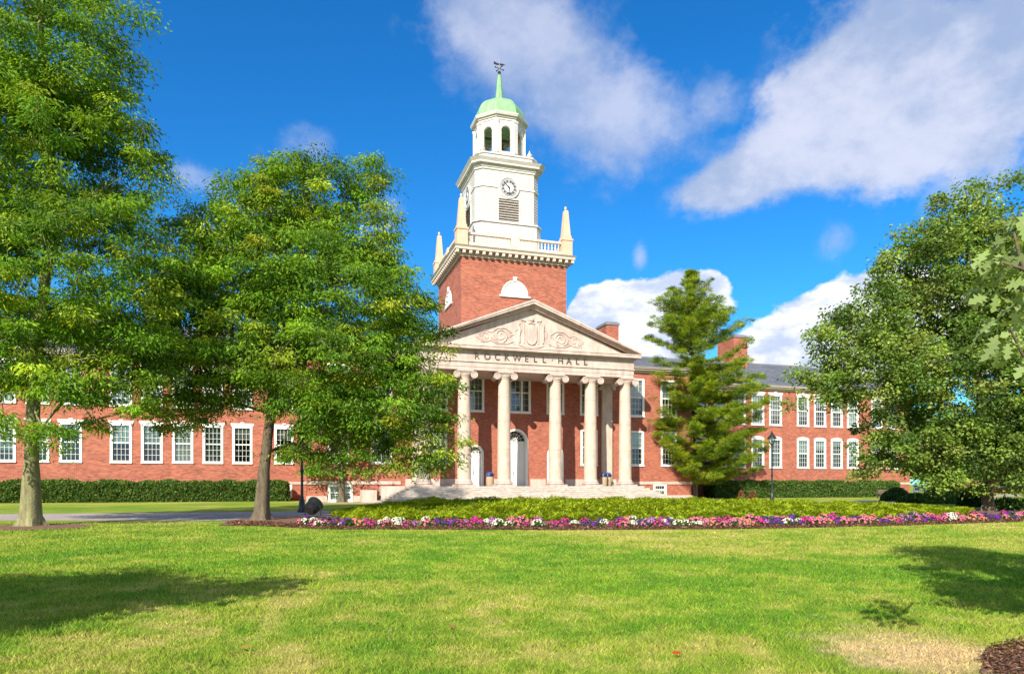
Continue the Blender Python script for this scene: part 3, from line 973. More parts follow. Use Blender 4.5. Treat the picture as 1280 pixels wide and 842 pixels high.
# carved relief in the tympanum
rl = MB()
y0 = yt - .02
def spiral(cx, cz, R, turns, sx, thick, start=PI):
    pts = []; rad = []
    for t in np.linspace(0, 1, 44):
        a = start + sx * t * turns * 2 * PI; rr = R * (1 - t) ** .8 + .03
        pts.append((cx + rr * math.cos(a), y0, cz + rr * math.sin(a))); rad.append(thick * (1 - .55 * t))
    rl.tube(pts, [q * .68 for q in rad], 7)
for sx in (-1, 1):
    spiral(CX + sx * 2.62, 13.62, .60, 2.1, -sx, .10, PI if sx < 0 else 0)
    spiral(CX + sx * 3.90, 13.48, .42, 1.6, sx, .085, 0 if sx < 0 else PI)
    rl.tube([(CX + sx * 1.5, y0, 13.2), (CX + sx * 2.1, y0, 12.98), (CX + sx * 2.9, y0, 12.95), (CX + sx * 3.5, y0, 13.2), (CX + sx * 4.1, y0, 13.05), (CX + sx * 4.75, y0, 13.45)], [.05, .06, .06, .055, .045, .02], 7)
    rl.tube([(CX + sx * 1.7, y0, 13.9), (CX + sx * 2.2, y0, 14.25), (CX + sx * 2.9, y0, 14.22), (CX + sx * 3.4, y0, 13.85), (CX + sx * 3.9, y0, 13.95), (CX + sx * 4.5, y0, 13.62)], [.05, .055, .055, .04, .04, .02], 7)
    # supporters beside the shield
    rl.tube([(CX + sx * 1.02, y0, 13.15), (CX + sx * 1.08, y0, 13.7), (CX + sx * 1.0, y0, 14.2), (CX + sx * 1.1, y0, 14.55), (CX + sx * 1.05, y0, 14.75)], [.08, .11, .14, .08, .10], 8)
    rl.tube([(CX + sx * 1.12, y0, 14.35), (CX + sx * 1.42, y0, 14.05), (CX + sx * 1.35, y0, 13.6)], [.05, .05, .03], 6)
    rl.tube([(CX + sx * .62, y0, 13.1), (CX + sx * .64, y0, 14.75)], .06, 6)
    rl.tube([(CX + sx * .5, y0, 14.95), (CX + sx * .9, y0, 15.05), (CX + sx * .72, y0, 14.75)], [.08, .07, .03], 6)
rl.prism([(CX - .48, 13.4), (CX - .3, 13.1), (CX, 12.98), (CX + .3, 13.1), (CX + .48, 13.4), (CX + .48, 14.65), (CX - .48, 14.65)], y0 - .10, y0 + .08)
rl.tube([(CX - 1.15, y0, 13.0), (CX - .6, y0, 12.86), (CX, y0, 12.80), (CX + .6, y0, 12.86), (CX + 1.15, y0, 13.0)], [.05, .10, .11, .10, .05], 7)
rl.tube([(CX - .3, y0, 14.75), (CX, y0, 14.9), (CX + .3, y0, 14.75)], [.08, .12, .08], 7)
rl.lathe(CX, y0, [(.02, 14.85), (.2, 14.95), (.24, 15.1), (.12, 15.3), (.03, 15.4)], 12)
for q in range(26):
    # small leaves of the garland
    a_ = q * 2.399; rr_ = .30 + .05 * (q % 5)
    for sx in (-1, 1):
        cx_ = CX + sx * (1.55 + 3.0 * ((q * .618) % 1)); cz_ = 13.0 + 1.05 * ((q * .377) % 1) * (1 - .55 * abs(cx_ - CX) / 5)
        rl.tube([(cx_, y0 + .02, cz_), (cx_ + .12 * math.cos(a_), y0 - .01, cz_ + .12 * math.sin(a_)), (cx_ + .24 * math.cos(a_ + .4), y0 + .02, cz_ + .24 * math.sin(a_ + .4))], [.015, .045, .01], 5)
for q in range(5):
    rl.tube([(CX - .38 + q * .19, y0 - .1, 13.25), (CX - .38 + q * .19, y0 - .1, 14.5)], .022, 5)
rl.build('carved_relief', M['stone'], ty, 50)

# ---- tower
HW = 4.93
TYc = YT + HW
tw = MB()
tw.box(CX - HW, CX + HW, YT, YT + 2 * HW, 12, 21.32)
tower = tw.build('tower_shaft', M['brick'], hall, None)
def lunette(cx, y, rot):
    m = MB(); m.T = Matrix.Translation((CX, TYc, 0)) @ Matrix.Rotation(rot, 4, 'Z')
    yy = -HW
    pts = [(1.05 * math.cos(a), 18.32 + 1.12 * math.sin(a)) for a in np.linspace(0, PI, 17)]
    m.prism([(-1.05, 18.28)] + [(1.05, 18.28)] + pts[1:-1], yy - .03, yy + .02)
    ring = [(1.17 * math.cos(a), yy - .03, 18.3 + 1.22 * math.sin(a)) for a in np.linspace(0, PI, 17)]
    m.tube(ring, .09, 6)
    m.box(-1.42, 1.42, yy - .14, yy + .02, 18.08, 18.26)
    m.prism([(-.13, 19.5), (.13, 19.5), (.19, 19.9), (-.19, 19.9)], yy - .14, yy + .02)
    return m.build('blank_lunette', M['white'], tower)
lunette(0, 0, 0); lunette(0, 0, -PI / 2)

def sq(h): return [(CX - h, TYc - h), (CX + h, TYc - h), (CX + h, TYc + h), (CX - h, TYc + h)]
cn = MB()
cn.zprism(sq(HW + .10), 21.32, 21.45)
cn.zprism(sq(HW + .06), 21.45, 21.78)
cn.zprism(sq(HW + .62), 21.78, 21.96)
cn.zprism(sq(HW + .60), 21.96, 22.12, sq(HW + .74))
cor = cn.build('tower_cornice', M['trim'], hall)
dn = MB(); dn.box(-.12, .12, -.5, 0, 21.50, 21.779)
dme = dn.mesh('modillion', M['balust'])
nd = 19
for k in range(4):
    for i in range(nd - (1 if k % 2 else 0)):
        if k == 2 and i % 2: continue
        t = -HW - .42 + (2 * HW + .84) * (i + (.5 if k % 2 else 0)) / (nd - 1)
        T = Matrix.Translation((CX, TYc, 0)) @ Matrix.Rotation(k * PI / 2, 4, 'Z')
        o = link('modillion', dme, cor, T @ Vector((t, -HW - .058, 0)) - wloc(cor))
        o.rotation_euler = (0, 0, k * PI / 2)
bl = MB()
RB = HW - .05
for k in range(4):
    bl.T = Matrix.Translation((CX, TYc, 0)) @ Matrix.Rotation(k * PI / 2, 4, 'Z')
    bl.box(-RB + .45, RB - .45, -RB - .22, -RB + .22, 22.12, 22.56)
    bl.box(-RB + .45, -.38, -RB - .17, -RB + .17, 23.28, 23.46); bl.box(.38, RB - .45, -RB - .17, -RB + .17, 23.28, 23.46)
    bl.box(-.38, .38, -RB - .25, -RB + .25, 22.56, 23.5)
bl.T = None
bal = bl.build('balustrade', M['balust'], hall)
b1 = MB(); b1.lathe(0, 0, [(.09, 0), (.09, .06), (.05, .1), (.095, .26), (.05, .52), (.08, .6), (.09, .66), (.09, .72)], 10)
bme = b1.mesh('baluster', M['balust'], 40)
for k in range(4):
    T = Matrix.Translation((CX, TYc, 0)) @ Matrix.Rotation(k * PI / 2, 4, 'Z')
    for i in range(12):
        for sx in (-1, 1):
            if k == 2 and i % 2: continue
            x = sx * (.62 + (RB - .45 - .85) * i / 11)
            p = T @ Vector((x, -RB, 22.56))
            link('baluster', bme, bal, p - wloc(bal))
fin = M['obelisk']
for sx in (-1, 1):
    for sy in (-1, 1):
        x, y = CX + sx * RB, TYc + sy * RB
        m = MB(); m.box(x - .48, x + .48, y - .48, y + .48, 22.12, 23.55); m.box(x - .54, x + .54, y - .54, y + .54, 23.55, 23.72)
        m.box(x - .42, x + .42, y - .42, y + .42, 23.72, 24.0)
        def q_(h): return [(x - h, y - h), (x + h, y - h), (x + h, y + h), (x - h, y + h)]
        m.zprism(q_(.36), 24.0, 26.35, q_(.19)); m.zprism(q_(.19), 26.35, 26.5, q_(.02))
        o = m.build('obelisk', M['obelisk'], hall)
        m = MB(); m.lathe(x, y, [(.03, 26.42), (.11, 26.52), (.13, 26.62), (.08, 26.74), (.01, 26.8)], 10); m.build('obelisk_ball', M['stone'], o)

# white clock stage (square with cut corners)
W2, CH = 3.03, .60
def chsq(h, c): return [(CX - h + c, TYc - h), (CX + h - c, TYc - h), (CX + h, TYc - h + c), (CX + h, TYc + h - c), (CX + h - c, TYc + h), (CX - h + c, TYc + h), (CX - h, TYc + h - c), (CX - h, TYc - h + c)]
cs = MB()
cs.zprism(sq(HW - .3), 22.08, 22.25)
cs.zprism(chsq(W2 + .22, CH), 22.2, 25.25)
cs.zprism(chsq(W2 + .34, CH), 25.25, 25.42, chsq(W2 + .24, CH))
# board courses
z = 25.42
nb = 18
hb = (30.2 - 25.42) / nb
for i in range(nb):
    cs.zprism(chsq(W2 + .022, CH), z, z + hb * .97, chsq(W2 + .0, CH)); z += hb
cs.zprism(chsq(W2 - .02, CH), 25.4, 30.3)
cs.zprism(chsq(W2 + .09, CH), 28.52, 28.66)
cs.zprism(chsq(W2 + .10, CH), 30.12, 30.30)
cs.zprism(chsq(W2 + .16, CH), 30.30, 30.56)
cs.zprism(chsq(W2 + .42, CH), 30.56, 30.74)
cs.zprism(chsq(W2 + .44, CH), 30.74, 30.98, chsq(W2 + .60, CH))
cs.zprism(chsq(W2 - .12, CH), 30.98, 31.62)
cs.zprism(chsq(W2 - .02, CH), 31.62, 31.74)
clockst = cs.build('clock_stage', M['clap'], hall)
for k, rot in enumerate((0, -PI / 2)):
    T = Matrix.Translation((CX, TYc, 0)) @ Matrix.Rotation(rot, 4, 'Z')
    yy = -W2
    m = MB(); m.T = T
    n = 40
    def disc(mm, r, ya, yb, cz=28.6):
        a = [mm.v((r * math.cos(2 * PI * i / n), ya, cz + r * math.sin(2 * PI * i / n))) for i in range(n)]
        b = [mm.v((r * math.cos(2 * PI * i / n), yb, cz + r * math.sin(2 * PI * i / n))) for i in range(n)]
        mm.idx(a)
        for i in range(n): mm.idx((a[(i + 1) % n], a[i], b[i], b[(i + 1) % n]))
    disc(m, .98, yy - .10, yy)
    m.mi = 1
    disc(m, .80, yy - .125, yy - .09)
    m.mi = 0
    disc(m, .74, yy - .128, yy - .11)
    m.mi = 1
    disc(m, .70, yy - .131, yy - .12)
    m.mi = 0
    disc(m, .46, yy - .134, yy - .12)
    m.tube([(.93 * math.cos(t), yy - .12, 28.6 + .93 * math.sin(t)) for t in np.linspace(0, 2 * PI, 41)], .06, 6)
    for h in range(12):
        a = PI / 2 - h * PI / 6
        wds = [0] if h in (1, 5) else ([-.03, .03] if h in (2, 6, 10, 11) else [-.045, .0, .045])
        for wd in wds:
            ct, sn = math.cos(a), math.sin(a)
            q = [(-.011 + wd, .50), (.011 + wd, .50), (.011 + wd * 1.1, .67), (-.011 + wd * 1.1, .67)]
            m.face([(ct * v_ + sn * u_, yy - .136, 28.6 + sn * v_ - ct * u_) for u_, v_ in q])
    m.mi = 1
    m.tube([(.45 * math.cos(t), yy - .135, 28.6 + .45 * math.sin(t)) for t in np.linspace(0, 2 * PI, 41)], .012, 5)
    hm = MB(); hm.T = T
    # half past ten
    for ang, ln, wd in ((PI / 2 - (10.5 / 12) * 2 * PI, .44, .065), (-PI / 2, .64, .05)):
        ct, sn = math.cos(ang), math.sin(ang)
        q = [(-wd, -.12), (wd, -.12), (wd * .7, ln), (-wd * .7, ln)]
        a = [hm.v((ct * v_ + sn * u_, yy - .17, 28.6 + sn * v_ - ct * u_)) for u_, v_ in q]
        b = [hm.v((ct * v_ + sn * u_, yy - .155, 28.6 + sn * v_ - ct * u_)) for u_, v_ in q]
        hm.idx(a); hm.idx(b[::-1])
        for i in range(4): hm.idx((a[i], a[(i + 1) % 4], b[(i + 1) % 4], b[i]))
    m.build('clock_face', [M['white'], M['gunmetal']], clockst)
    hm.build('clock_hands', M['black'], clockst, None)
    m = MB(); m.T = T; m.mi = 0
    m.box(-1.06, -.97, yy - .09, yy, 25.46, 27.55); m.box(.97, 1.06, yy - .09, yy, 25.46, 27.55); m.box(-1.06, 1.06, yy - .09, yy, 27.55, 27.68)
    for i in range(9):
        z = 25.5 + i * .228
        m.face([(-.97, yy - .10, z), (.97, yy - .10, z), (.97, yy - .03, z + .13), (-.97, yy - .03, z + .13)])
        m.face([(-.97, yy - .03, z + .13), (.97, yy - .03, z + .13), (.97, yy - .10, z), (-.97, yy - .10, z)])
    m.mi = 1
    m.face([(-.97, yy - .026, 25.46), (.97, yy - .026, 25.46), (.97, yy - .026, 27.55), (-.97, yy - .026, 27.55)])
    m.build('louvred_opening', [M['clap'], M['bronze']], clockst, None)
um = MB(); um.box(-.26, .26, -.26, .26, 0, .18); um.lathe(0, 0, [(.1, .18), (.12, .24), (.27, .42), (.25, .52), (.12, .6), (.15, .64), (.06, .78), (.02, .95)], 14)
ume = um.mesh('urn', M['clap'], 40)
for sx in (-1, 1):
    for sy in (-1, 1):
        link('urn', ume, hall, Vector((CX + sx * 2.28, TYc + sy * 2.28, 31.74)) - wloc(hall))

# belfry
RO = 2.42
def octo(r, n=8): return [(CX + r * math.cos(PI / 8 + i * PI / 4), TYc + r * math.sin(PI / 8 + i * PI / 4)) for i in range(n)]
bf = MB()
bf.zprism(octo(RO + .16), 31.7, 32.0); bf.zprism(octo(RO + .05), 32.0, 32.2)
ap = RO * math.cos(PI / 8); hwf = RO * math.sin(PI / 8)
aw = .45; zsp, zar = 34.25, 34.7
for k in range(8):
    T = Matrix.Translation((CX, TYc, 0)) @ Matrix.Rotation(k * PI / 4, 4, 'Z')
    bf.T = T
    y0_, y1_ = -ap, -ap + .22
    bf.box(-hwf + .02, -aw, y0_, y1_, 32.2, 35.4); bf.box(aw, hwf - .02, y0_, y1_, 32.2, 35.4)
    an = np.linspace(0, PI, 13)
    for a, b in zip(an, an[1:]):
        xa, za, xb, zb = aw * math.cos(a), zsp + aw * math.sin(a), aw * math.cos(b), zsp + aw * math.sin(b)
        bf.face([(xa, y0_, za), (xa, y0_, 35.4), (xb, y0_, 35.4), (xb, y0_, zb)])
        bf.face([(xa, y1_, za), (xb, y1_, zb), (xb, y1_, 35.4), (xa, y1_, 35.4)])
        bf.face([(xa, y0_, za), (xb, y0_, zb), (xb, y1_, zb), (xa, y1_, za)])
    bf.tube([(aw * 1.12 * math.cos(a), y0_, zsp + aw * 1.12 * math.sin(a)) for a in an], .035, 6)
    bf.box(-aw - .05, aw + .05, y0_ - .04, y1_, 32.2, 32.32)
bf.T = None
for i in range(8):
    x, y = octo(RO + .0)[i]
    a = PI / 8 + i * PI / 4
    bf.T = Matrix.Translation((x, y, 0)) @ Matrix.Rotation(a, 4, 'Z')
    bf.box(-.16, .10, -.19, .19, 32.2, 35.25); bf.box(-.2, .14, -.23, .23, 35.05, 35.25)
bf.T = None
bf.zprism(octo(RO + .06), 35.25, 35.45); bf.zprism(octo(RO + .16), 35.45, 35.6); bf.zprism(octo(RO + .32), 35.6, 35.78, octo(RO + .40)); bf.zprism(octo(RO + .40), 35.78, 35.86)
belfry = bf.build('belfry', M['clap'], hall)
m = MB(); m.zprism(octo(RO - .3), 34.95, 35.2); m.build('belfry_ceiling', M['copper'], belfry, None)
m = MB(); m.lathe(CX, TYc, [(.62, 33.1), (.55, 33.2), (.42, 33.55), (.36, 33.95), (.2, 34.15), (.02, 34.2)], 20); m.tube([(CX, TYc, 34.1), (CX, TYc, 35.0)], .06, 6)
m.box(CX - 1.9, CX + 1.9, TYc - .08, TYc + .08, 34.3, 34.5)
m.build('bell', M['bronze'], belfry)
dm = MB()
prof = [(RO + .16, 35.86), (RO + .10, 36.0)]
for t in np.linspace(0.08, 1, 10):
    prof.append(((RO + .08) * math.cos(t * PI / 2 * .86), 36.0 + 2.05 * math.sin(t * PI / 2 * .94)))
dm.lathe(CX, TYc, prof, 8, rot=PI / 8)
dome = dm.build('copper_dome', M['copper'], hall, 20)
m = MB(); m.lathe(CX, TYc, [(.75, 38.0), (.50, 38.12), (.40, 38.3), (.17, 40.6), (.20, 40.66), (.08, 40.75)], 8, rot=PI / 8)
m.build('spire', M['copper'], dome, 20)
m = MB()
m.tube([(CX, TYc, 40.45), (CX, TYc, 42.20)], .035, 6)
m.lathe(CX, TYc, [(.02, 40.70), (.14, 40.80), (.16, 40.90), (.12, 41.01), (.02, 41.09)], 12)
for a in (0.3, 0.3 + PI / 2):
    m.tube([(CX - .45 * math.cos(a), TYc - .45 * math.sin(a), 41.30), (CX + .45 * math.cos(a), TYc + .45 * math.sin(a), 41.30)], .03, 6)
    for s_ in (-1, 1): m.lathe(CX + s_ * .45 * math.cos(a), TYc + s_ * .45 * math.sin(a), [(.01, 41.21), (.08, 41.30), (.01, 41.39)], 6)
m.prism([(CX - .55, 41.65), (CX - .2, 41.60), (CX + .35, 41.65), (CX + .6, 41.73), (CX + .35, 41.81), (CX - .2, 41.78), (CX - .55, 41.90)], TYc - .02, TYc + .02)
m.build('weathervane', M['black'], dome)


# ------------------------------------------------------------------ plants
def leaf_mesh(name, base, length, width, axis, normal, colors, material, shape='rhomb'):
    """one small leaf polygon per row of base"""
    n = len(base)
    axis = axis / (np.linalg.norm(axis, axis=1, keepdims=True) + 1e-9)
    side = np.cross(axis, normal); side /= (np.linalg.norm(side, axis=1, keepdims=True) + 1e-9)
    nr = np.cross(side, axis)
    L = length[:, None]; Wd = width[:, None]
    if shape == 'rhomb':
        T = [(0, 0, 0), (.45, .5, .06), (1, 0, -.10), (.45, -.5, .06)]
    elif shape == 'tri':
        T = [(0, -.5, 0), (0, .5, 0), (1, 0, 0)]
    else:   # lobed oak leaf
        T = [(0, -.03, 0), (.12, -.16, .02), (.2, -.12, .02), (.3, -.46, .05), (.42, -.16, .03), (.58, -.5, .05), (.66, -.14, .0), (.84, -.3, 0), (1, 0, -.12),
             (.84, .3, 0), (.66, .14, .0), (.58, .5, .05), (.42, .16, .03), (.3, .46, .05), (.2, .12, .02), (.12, .16, .02), (0, .03, 0)]
    k = len(T)
    V = np.empty((n, k, 3), np.float32)
    for j, (a, b, c) in enumerate(T):
        V[:, j] = base + axis * L * a + side * Wd * b + nr * L * c
    F = np.arange(n * k, dtype=np.int32).reshape(n, k)
    cols = np.repeat(colors, k, axis=0)
    return V.reshape(-1, 3), F, cols


def unit(n):
    v = RNG.normal(size=(n, 3)); return v / np.linalg.norm(v, axis=1, keepdims=True)


def pick_colors(n, pal, w=None, jitter=0.12):
    pal = np.array(pal); i = RNG.choice(len(pal), n, p=w)
    c = pal[i] * (1 + RNG.normal(size=(n, 1)) * jitter)
    return np.clip(c, 0.003, 0.9)


def skeleton(trunk, targets, r_tip, power=0.5, step=1.0, droop=0.0):
    """trunk: list of (Vector); branches grow from the nearest inner node to every target"""
    nodes = [np.array(p) for p in trunk]; par = [-1] + list(range(len(trunk) - 1))
    trunk_top = len(trunk)
    pos = np.array(nodes)
    ax = np.array(trunk[len(trunk) // 2])
    order = np.argsort([min(np.linalg.norm(t - p) for p in pos) for t in targets])
    P_ = [p for p in nodes]
    depth = [0] * len(nodes)
    first = max(1, int(len(trunk) * .45))
    for k in order:
        t = targets[k]
        A = np.array(P_)
        d = np.linalg.norm(A - t, axis=1)
        pen = np.where(A[:, 2] > t[2] - .15 * d, 1.6, 0.0) * 0.6 + np.array(depth) * .12
        pen[:first] += 50
        i = int(np.argmin(d + pen))
        L = np.linalg.norm(t - A[i]); ns = max(1, int(L / step))
        prev = i
        start = A[i]
        bend = RNG.normal(size=3) * .10 * L
        for s in range(1, ns + 1):
            f = s / ns
            q = start * (1 - f) + t * f + bend * math.sin(f * PI) + np.array([0, 0, .10 * L * math.sin(f * PI)]) + RNG.normal(size=3) * .03
            P_.append(q); par.append(prev); depth.append(depth[prev] + 1); prev = len(P_) - 1
    n = len(P_)
    cnt = np.zeros(n)
    has = np.zeros(n, bool)
    for i in range(n):
        if par[i] >= 0: has[par[i]] = True
    cnt[~has] = 1
    for i in range(n - 1, 0, -1):
        if par[i] >= 0: cnt[par[i]] += cnt[i]
    return np.array(P_), par, r_tip * cnt ** power


def tubes_from(Pn, par, rad, k=6):
    idx = [i for i in range(len(Pn)) if par[i] >= 0]
    A = Pn[[par[i] for i in idx]]; B = Pn[idx]
    ra = rad[[par[i] for i in idx]]; rb_ = rad[idx]
    ra = np.minimum(ra, rb_ * 1.35)
    D = B - A; D /= (np.linalg.norm(D, axis=1, keepdims=True) + 1e-9)
    ref = np.tile(np.array([0.13, .07, 1.0]), (len(idx), 1)); ref[np.abs(D[:, 2]) > .9] = (1, 0, .1)
    S = np.cross(D, ref); S /= np.linalg.norm(S, axis=1, keepdims=True); T = np.cross(D, S)
    V = np.empty((len(idx), 2 * k, 3))
    for j in range(k):
        a = 2 * PI * j / k
        o = S * math.cos(a) + T * math.sin(a)
        V[:, j] = A + o * ra[:, None]; V[:, k + j] = B + D * rb_[:, None] * .3 + o * rb_[:, None]
    F = []
    base = np.arange(len(idx))[:, None] * 2 * k
    q = np.array([[j, (j + 1) % k, k + (j + 1) % k, k + j] for j in range(k)])
    F = (base[:, :, None] + q[None]).reshape(-1, 4)
    return V.reshape(-1, 3), F


def sample_lobes(lobes, n, shell=0.55):
    """lobes: (center vec, rx (lateral), ry (depth), rz); returns points biased to the outside"""
    vol = np.array([l[1] * l[2] * l[3] for l in lobes]) ** .8
    p = vol / vol.sum()
    k = RNG.choice(len(lobes), n, p=p)
    u = unit(n); r = RNG.random(n) ** (1 / 3)
    r = np.where(RNG.random(n) < shell, .75 + .25 * RNG.random(n), r)
    C = np.array([tuple(l[0]) for l in lobes])[k]; R = np.array([l[1:4] for l in lobes])[k]
    o = u * r[:, None] * R
    return C + np.stack([o[:, 0] * CS + o[:, 1] * SN, -o[:, 0] * SN + o[:, 1] * CS, o[:, 2]], 1)


def add_tree(name, label, cat, d, trunk, trunk_r, lobes, nclump, per, leaf, wid, pal, palw, rc, flat, leafm, barkm, droop=.5,
             shape='rhomb', step=1.0, group=None, extra=None, clump_pal_jit=.18, root=True, updir=0.6, scatter=.25):
    base = Vector(trunk[0]); base.z = 0
    root_o = empty(name, base)
    tag(root_o, label, cat, group)
    L = []
    for (px, py, rx, rz, dd) in lobes:
        dz = d + dd; k = dz / FOC
        c = P(px, py, dz)
        L.append((c, rx * k, (rx * .75 + rz * .25) * k * .95, rz * k))
    C = sample_lobes(L, nclump)
    C = C[C[:, 2] > 0.9]
    isx = np.zeros(len(C), bool)
    if extra is not None:
        C = np.vstack([extra, C]); isx = np.zeros(len(C), bool); isx[:len(extra)] = True
    # thin out clumps that sit on top of each other
    keep = []
    for i in range(len(C)):
        if keep:
            dd_ = np.linalg.norm((C[keep] - C[i]) * np.array([1, 1, 1.5]), axis=1).min()
            if dd_ < rc * .55: continue
        keep.append(i)
    C = C[keep]; isx = isx[keep]
    tip = trunk_r / (len(C) ** .5)
    Pn, par, rad = skeleton([np.array(p) for p in trunk], [c for c in C], tip, .5, step)
    n0 = len(trunk)
    tr = np.linspace(trunk_r, trunk_r * .35, n0)
    rad[:n0] = np.maximum(rad[:n0], tr * .9)
    rad[0] = trunk_r * 1.02
    V, F = tubes_from(Pn, par, rad, 8)
    off = np.array(wloc(root_o))
    # root flare
    if root:
        fl = MB()
        prof = [(trunk_r * 1.9, -.05), (trunk_r * 1.45, .12), (trunk_r * 1.22, .35), (trunk_r * 1.10, .8), (trunk_r * .98, 1.5), (trunk_r * .75, 2.3)]
        n = 16; rings = []
        dx = (trunk[1][0] - trunk[0][0]) / max(trunk[1][2] - trunk[0][2], .1); dy = (trunk[1][1] - trunk[0][1]) / max(trunk[1][2] - trunk[0][2], .1)
        for r_, z_ in prof:
            rings.append([fl.v((trunk[0][0] + dx * z_ + r_ * (1 + (.22 if z_ < .2 else .05) * math.sin(a * 5 + 1)) * math.cos(a), trunk[0][1] + dy * z_ + r_ * (1 + (.22 if z_ < .2 else .05) * math.sin(a * 5 + 1)) * math.sin(a), z_)) for a in np.linspace(0, 2 * PI, n, endpoint=False)])
        for a, b in zip(rings, rings[1:]):
            for i in range(n): fl.idx((a[i], a[(i + 1) % n], b[(i + 1) % n], b[i]))
        nv = len(V)
        V = np.vstack([V, np.array(fl.V)]); F = np.vstack([F, np.array(fl.F) + nv])
    me = rawmesh('trunk', V - off, F, barkm, smooth=60)
    link('trunk', me, root_o)
    # foliage
    m = len(C)
    cnt = np.maximum(4, (per * RNG.uniform(.5, 1.4, m)).astype(int)); cnt[isx] = 13
    ci = np.repeat(np.arange(m), cnt); n = len(ci)
    rcs = rc * RNG.uniform(.6, 1.35, m); rcs[isx] *= .42
    u = unit(n); u[:, 2] *= flat
    rr = RNG.random(n) ** .5
    wide = RNG.random(n) < scatter
    rr = np.where(wide, rr * 1.5, rr)
    o = u * rr[:, None] * rcs[ci][:, None]
    o[:, 2] -= .25 * droop * (rr ** 2) * rcs[ci]
    pos = C[ci] + o
    rad_dir = o.copy(); rad_dir[:, 2] = 0
    rad_dir /= (np.linalg.norm(rad_dir, axis=1, keepdims=True) + .05)
    ax = rad_dir * .9 + unit(n) * .55 + np.array([0, 0, -droop])
    nr = unit(n) * .8 + np.array([0, 0, updir]) + rad_dir * .3
    cc = pick_colors(m, pal, palw, clump_pal_jit)[ci] * (1 + RNG.normal(size=(n, 1)) * .14)
    cc[isx[ci]] = np.array([.27, .36, .12]) * RNG.uniform(.55, 1.15, (int(isx[ci].sum()), 1))
    cc = np.clip(cc, .004, .8)
    ln = leaf * RNG.uniform(.65, 1.3, n); wd = wid * RNG.uniform(.7, 1.25, n)
    V, F, cl = leaf_mesh('crown', pos, ln, wd, ax, nr, cc, leafm, shape)
    me = rawmesh('crown', V - off.astype(np.float32), F, leafm, cols=cl)
    link('crown', me, root_o)
    return root_o


def ppts(lst): return [tuple(P(px, py, d)) for px, py, d in lst]


LOC = [(0.185, 0.325, 0.022), (0.125, 0.260, 0.022), (0.32, 0.42, 0.035), (0.10, 0.20, 0.024)]
# left honey locust
dA = 24.2
add_tree('locust_tree', 'tall locust tree at the left edge with a pale straight trunk in a mulch ring', 'tree', dA,
         ppts([(38, 657, dA), (39, 600, dA), (40, 540, dA), (44, 470, dA), (52, 390, dA + .2), (62, 300, dA + .3), (66, 220, dA), (60, 120, dA), (50, 20, dA), (45, -90, dA)]), .29,
         [(40, -90, 110, 110, 0), (35, 70, 125, 110, 0), (100, 90, 60, 75, 0), (60, 140, 110, 60, 0), (-60, 200, 150, 160, 0), (50, 215, 160, 110, 0), (65, 330, 175, 100, 0), (-80, 390, 130, 110, 0), (40, 415, 175, 45, 0), (60, 478, 120, 18, -1.0), (150, 505, 60, 10, 0),
          (150, 20, 36, 16, 0), (195, 12, 26, 9, 0), (20, 530, 80, 14, -1.5), (140, 535, 55, 14, 0), (95, 470, 120, 28, .5), (190, 475, 40, 30, .5), (120, 430, 110, 26, .5), (175, 375, 60, 50, 0.5), (60, 548, 30, 18, -1)],
         1420, 165, .17, .058, LOC, [.35, .33, .14, .18], .60, .50, M['leaf'], M['barkgreen'], .55, step=1.0)
# second locust
dB = 28.2
add_tree('locust_tree', 'broad locust tree with a leaning forked trunk beside the black floodlight', 'tree', dB,
         ppts([(326, 650, dB), (329, 600, dB), (333, 560, dB), (338, 520, dB), (340, 490, dB), (350, 455, dB), (362, 415, dB), (372, 360, dB), (380, 300, dB), (385, 240, dB)]), .26,
         [(385, 240, 78, 46, 0), (330, 265, 70, 45, 0), (448, 222, 40, 26, 0), (405, 208, 32, 18, 0), (290, 290, 60, 50, 0), (250, 330, 55, 55, 0), (225, 390, 45, 50, 0), (350, 340, 130, 62, 0), (450, 300, 52, 60, 0),
          (430, 380, 115, 60, -.5), (495, 380, 42, 40, 0), (290, 405, 100, 42, 0), (400, 500, 60, 40, -1), (400, 450, 130, 50, -1), (505, 440, 52, 42, 0), (545, 420, 22, 14, 0), (470, 505, 80, 42, -.5), (535, 500, 42, 45, 0), (555, 545, 30, 36, 0), (520, 575, 34, 18, 0), (560, 440, 20, 12, 0),
          (240, 450, 50, 16, 0), (285, 500, 60, 10, .8), (235, 530, 45, 8, 0), (420, 530, 55, 32, -.5), (490, 555, 40, 20, 0), (350, 560, 30, 8, .5), (250, 470, 65, 24, .3), (290, 455, 70, 30, 0), (235, 505, 50, 16, 0), (400, 560, 30, 16, 0)],
         1480, 165, .17, .058, LOC + [(0.33, 0.37, 0.03)], [.33, .33, .12, .18, .04], .58, .50, M['leaf'], M['bark'], .55, step=1.0)
# young tree in front of the hall
dC = 57
add_tree('young_tree', 'young bright green tree by the louvred basement window left of the steps', 'tree', dC,
         ppts([(427, 626.5, dC), (427, 600, dC), (426, 575, dC), (428, 540, dC), (430, 500, dC)]), .24,
         [(428, 500, 52, 48, 0), (400, 572, 30, 10, -.5), (372, 568, 30, 9, -.5), (445, 570, 22, 12, 0), (395, 590, 28, 9, -.6), (452, 586, 14, 8, 0)],
         210, 60, .34, .12, [(0.16, 0.30, 0.02), (0.11, 0.25, 0.02)], None, .95, .35, M['leaf'], M['bark'], .4, step=1.6)
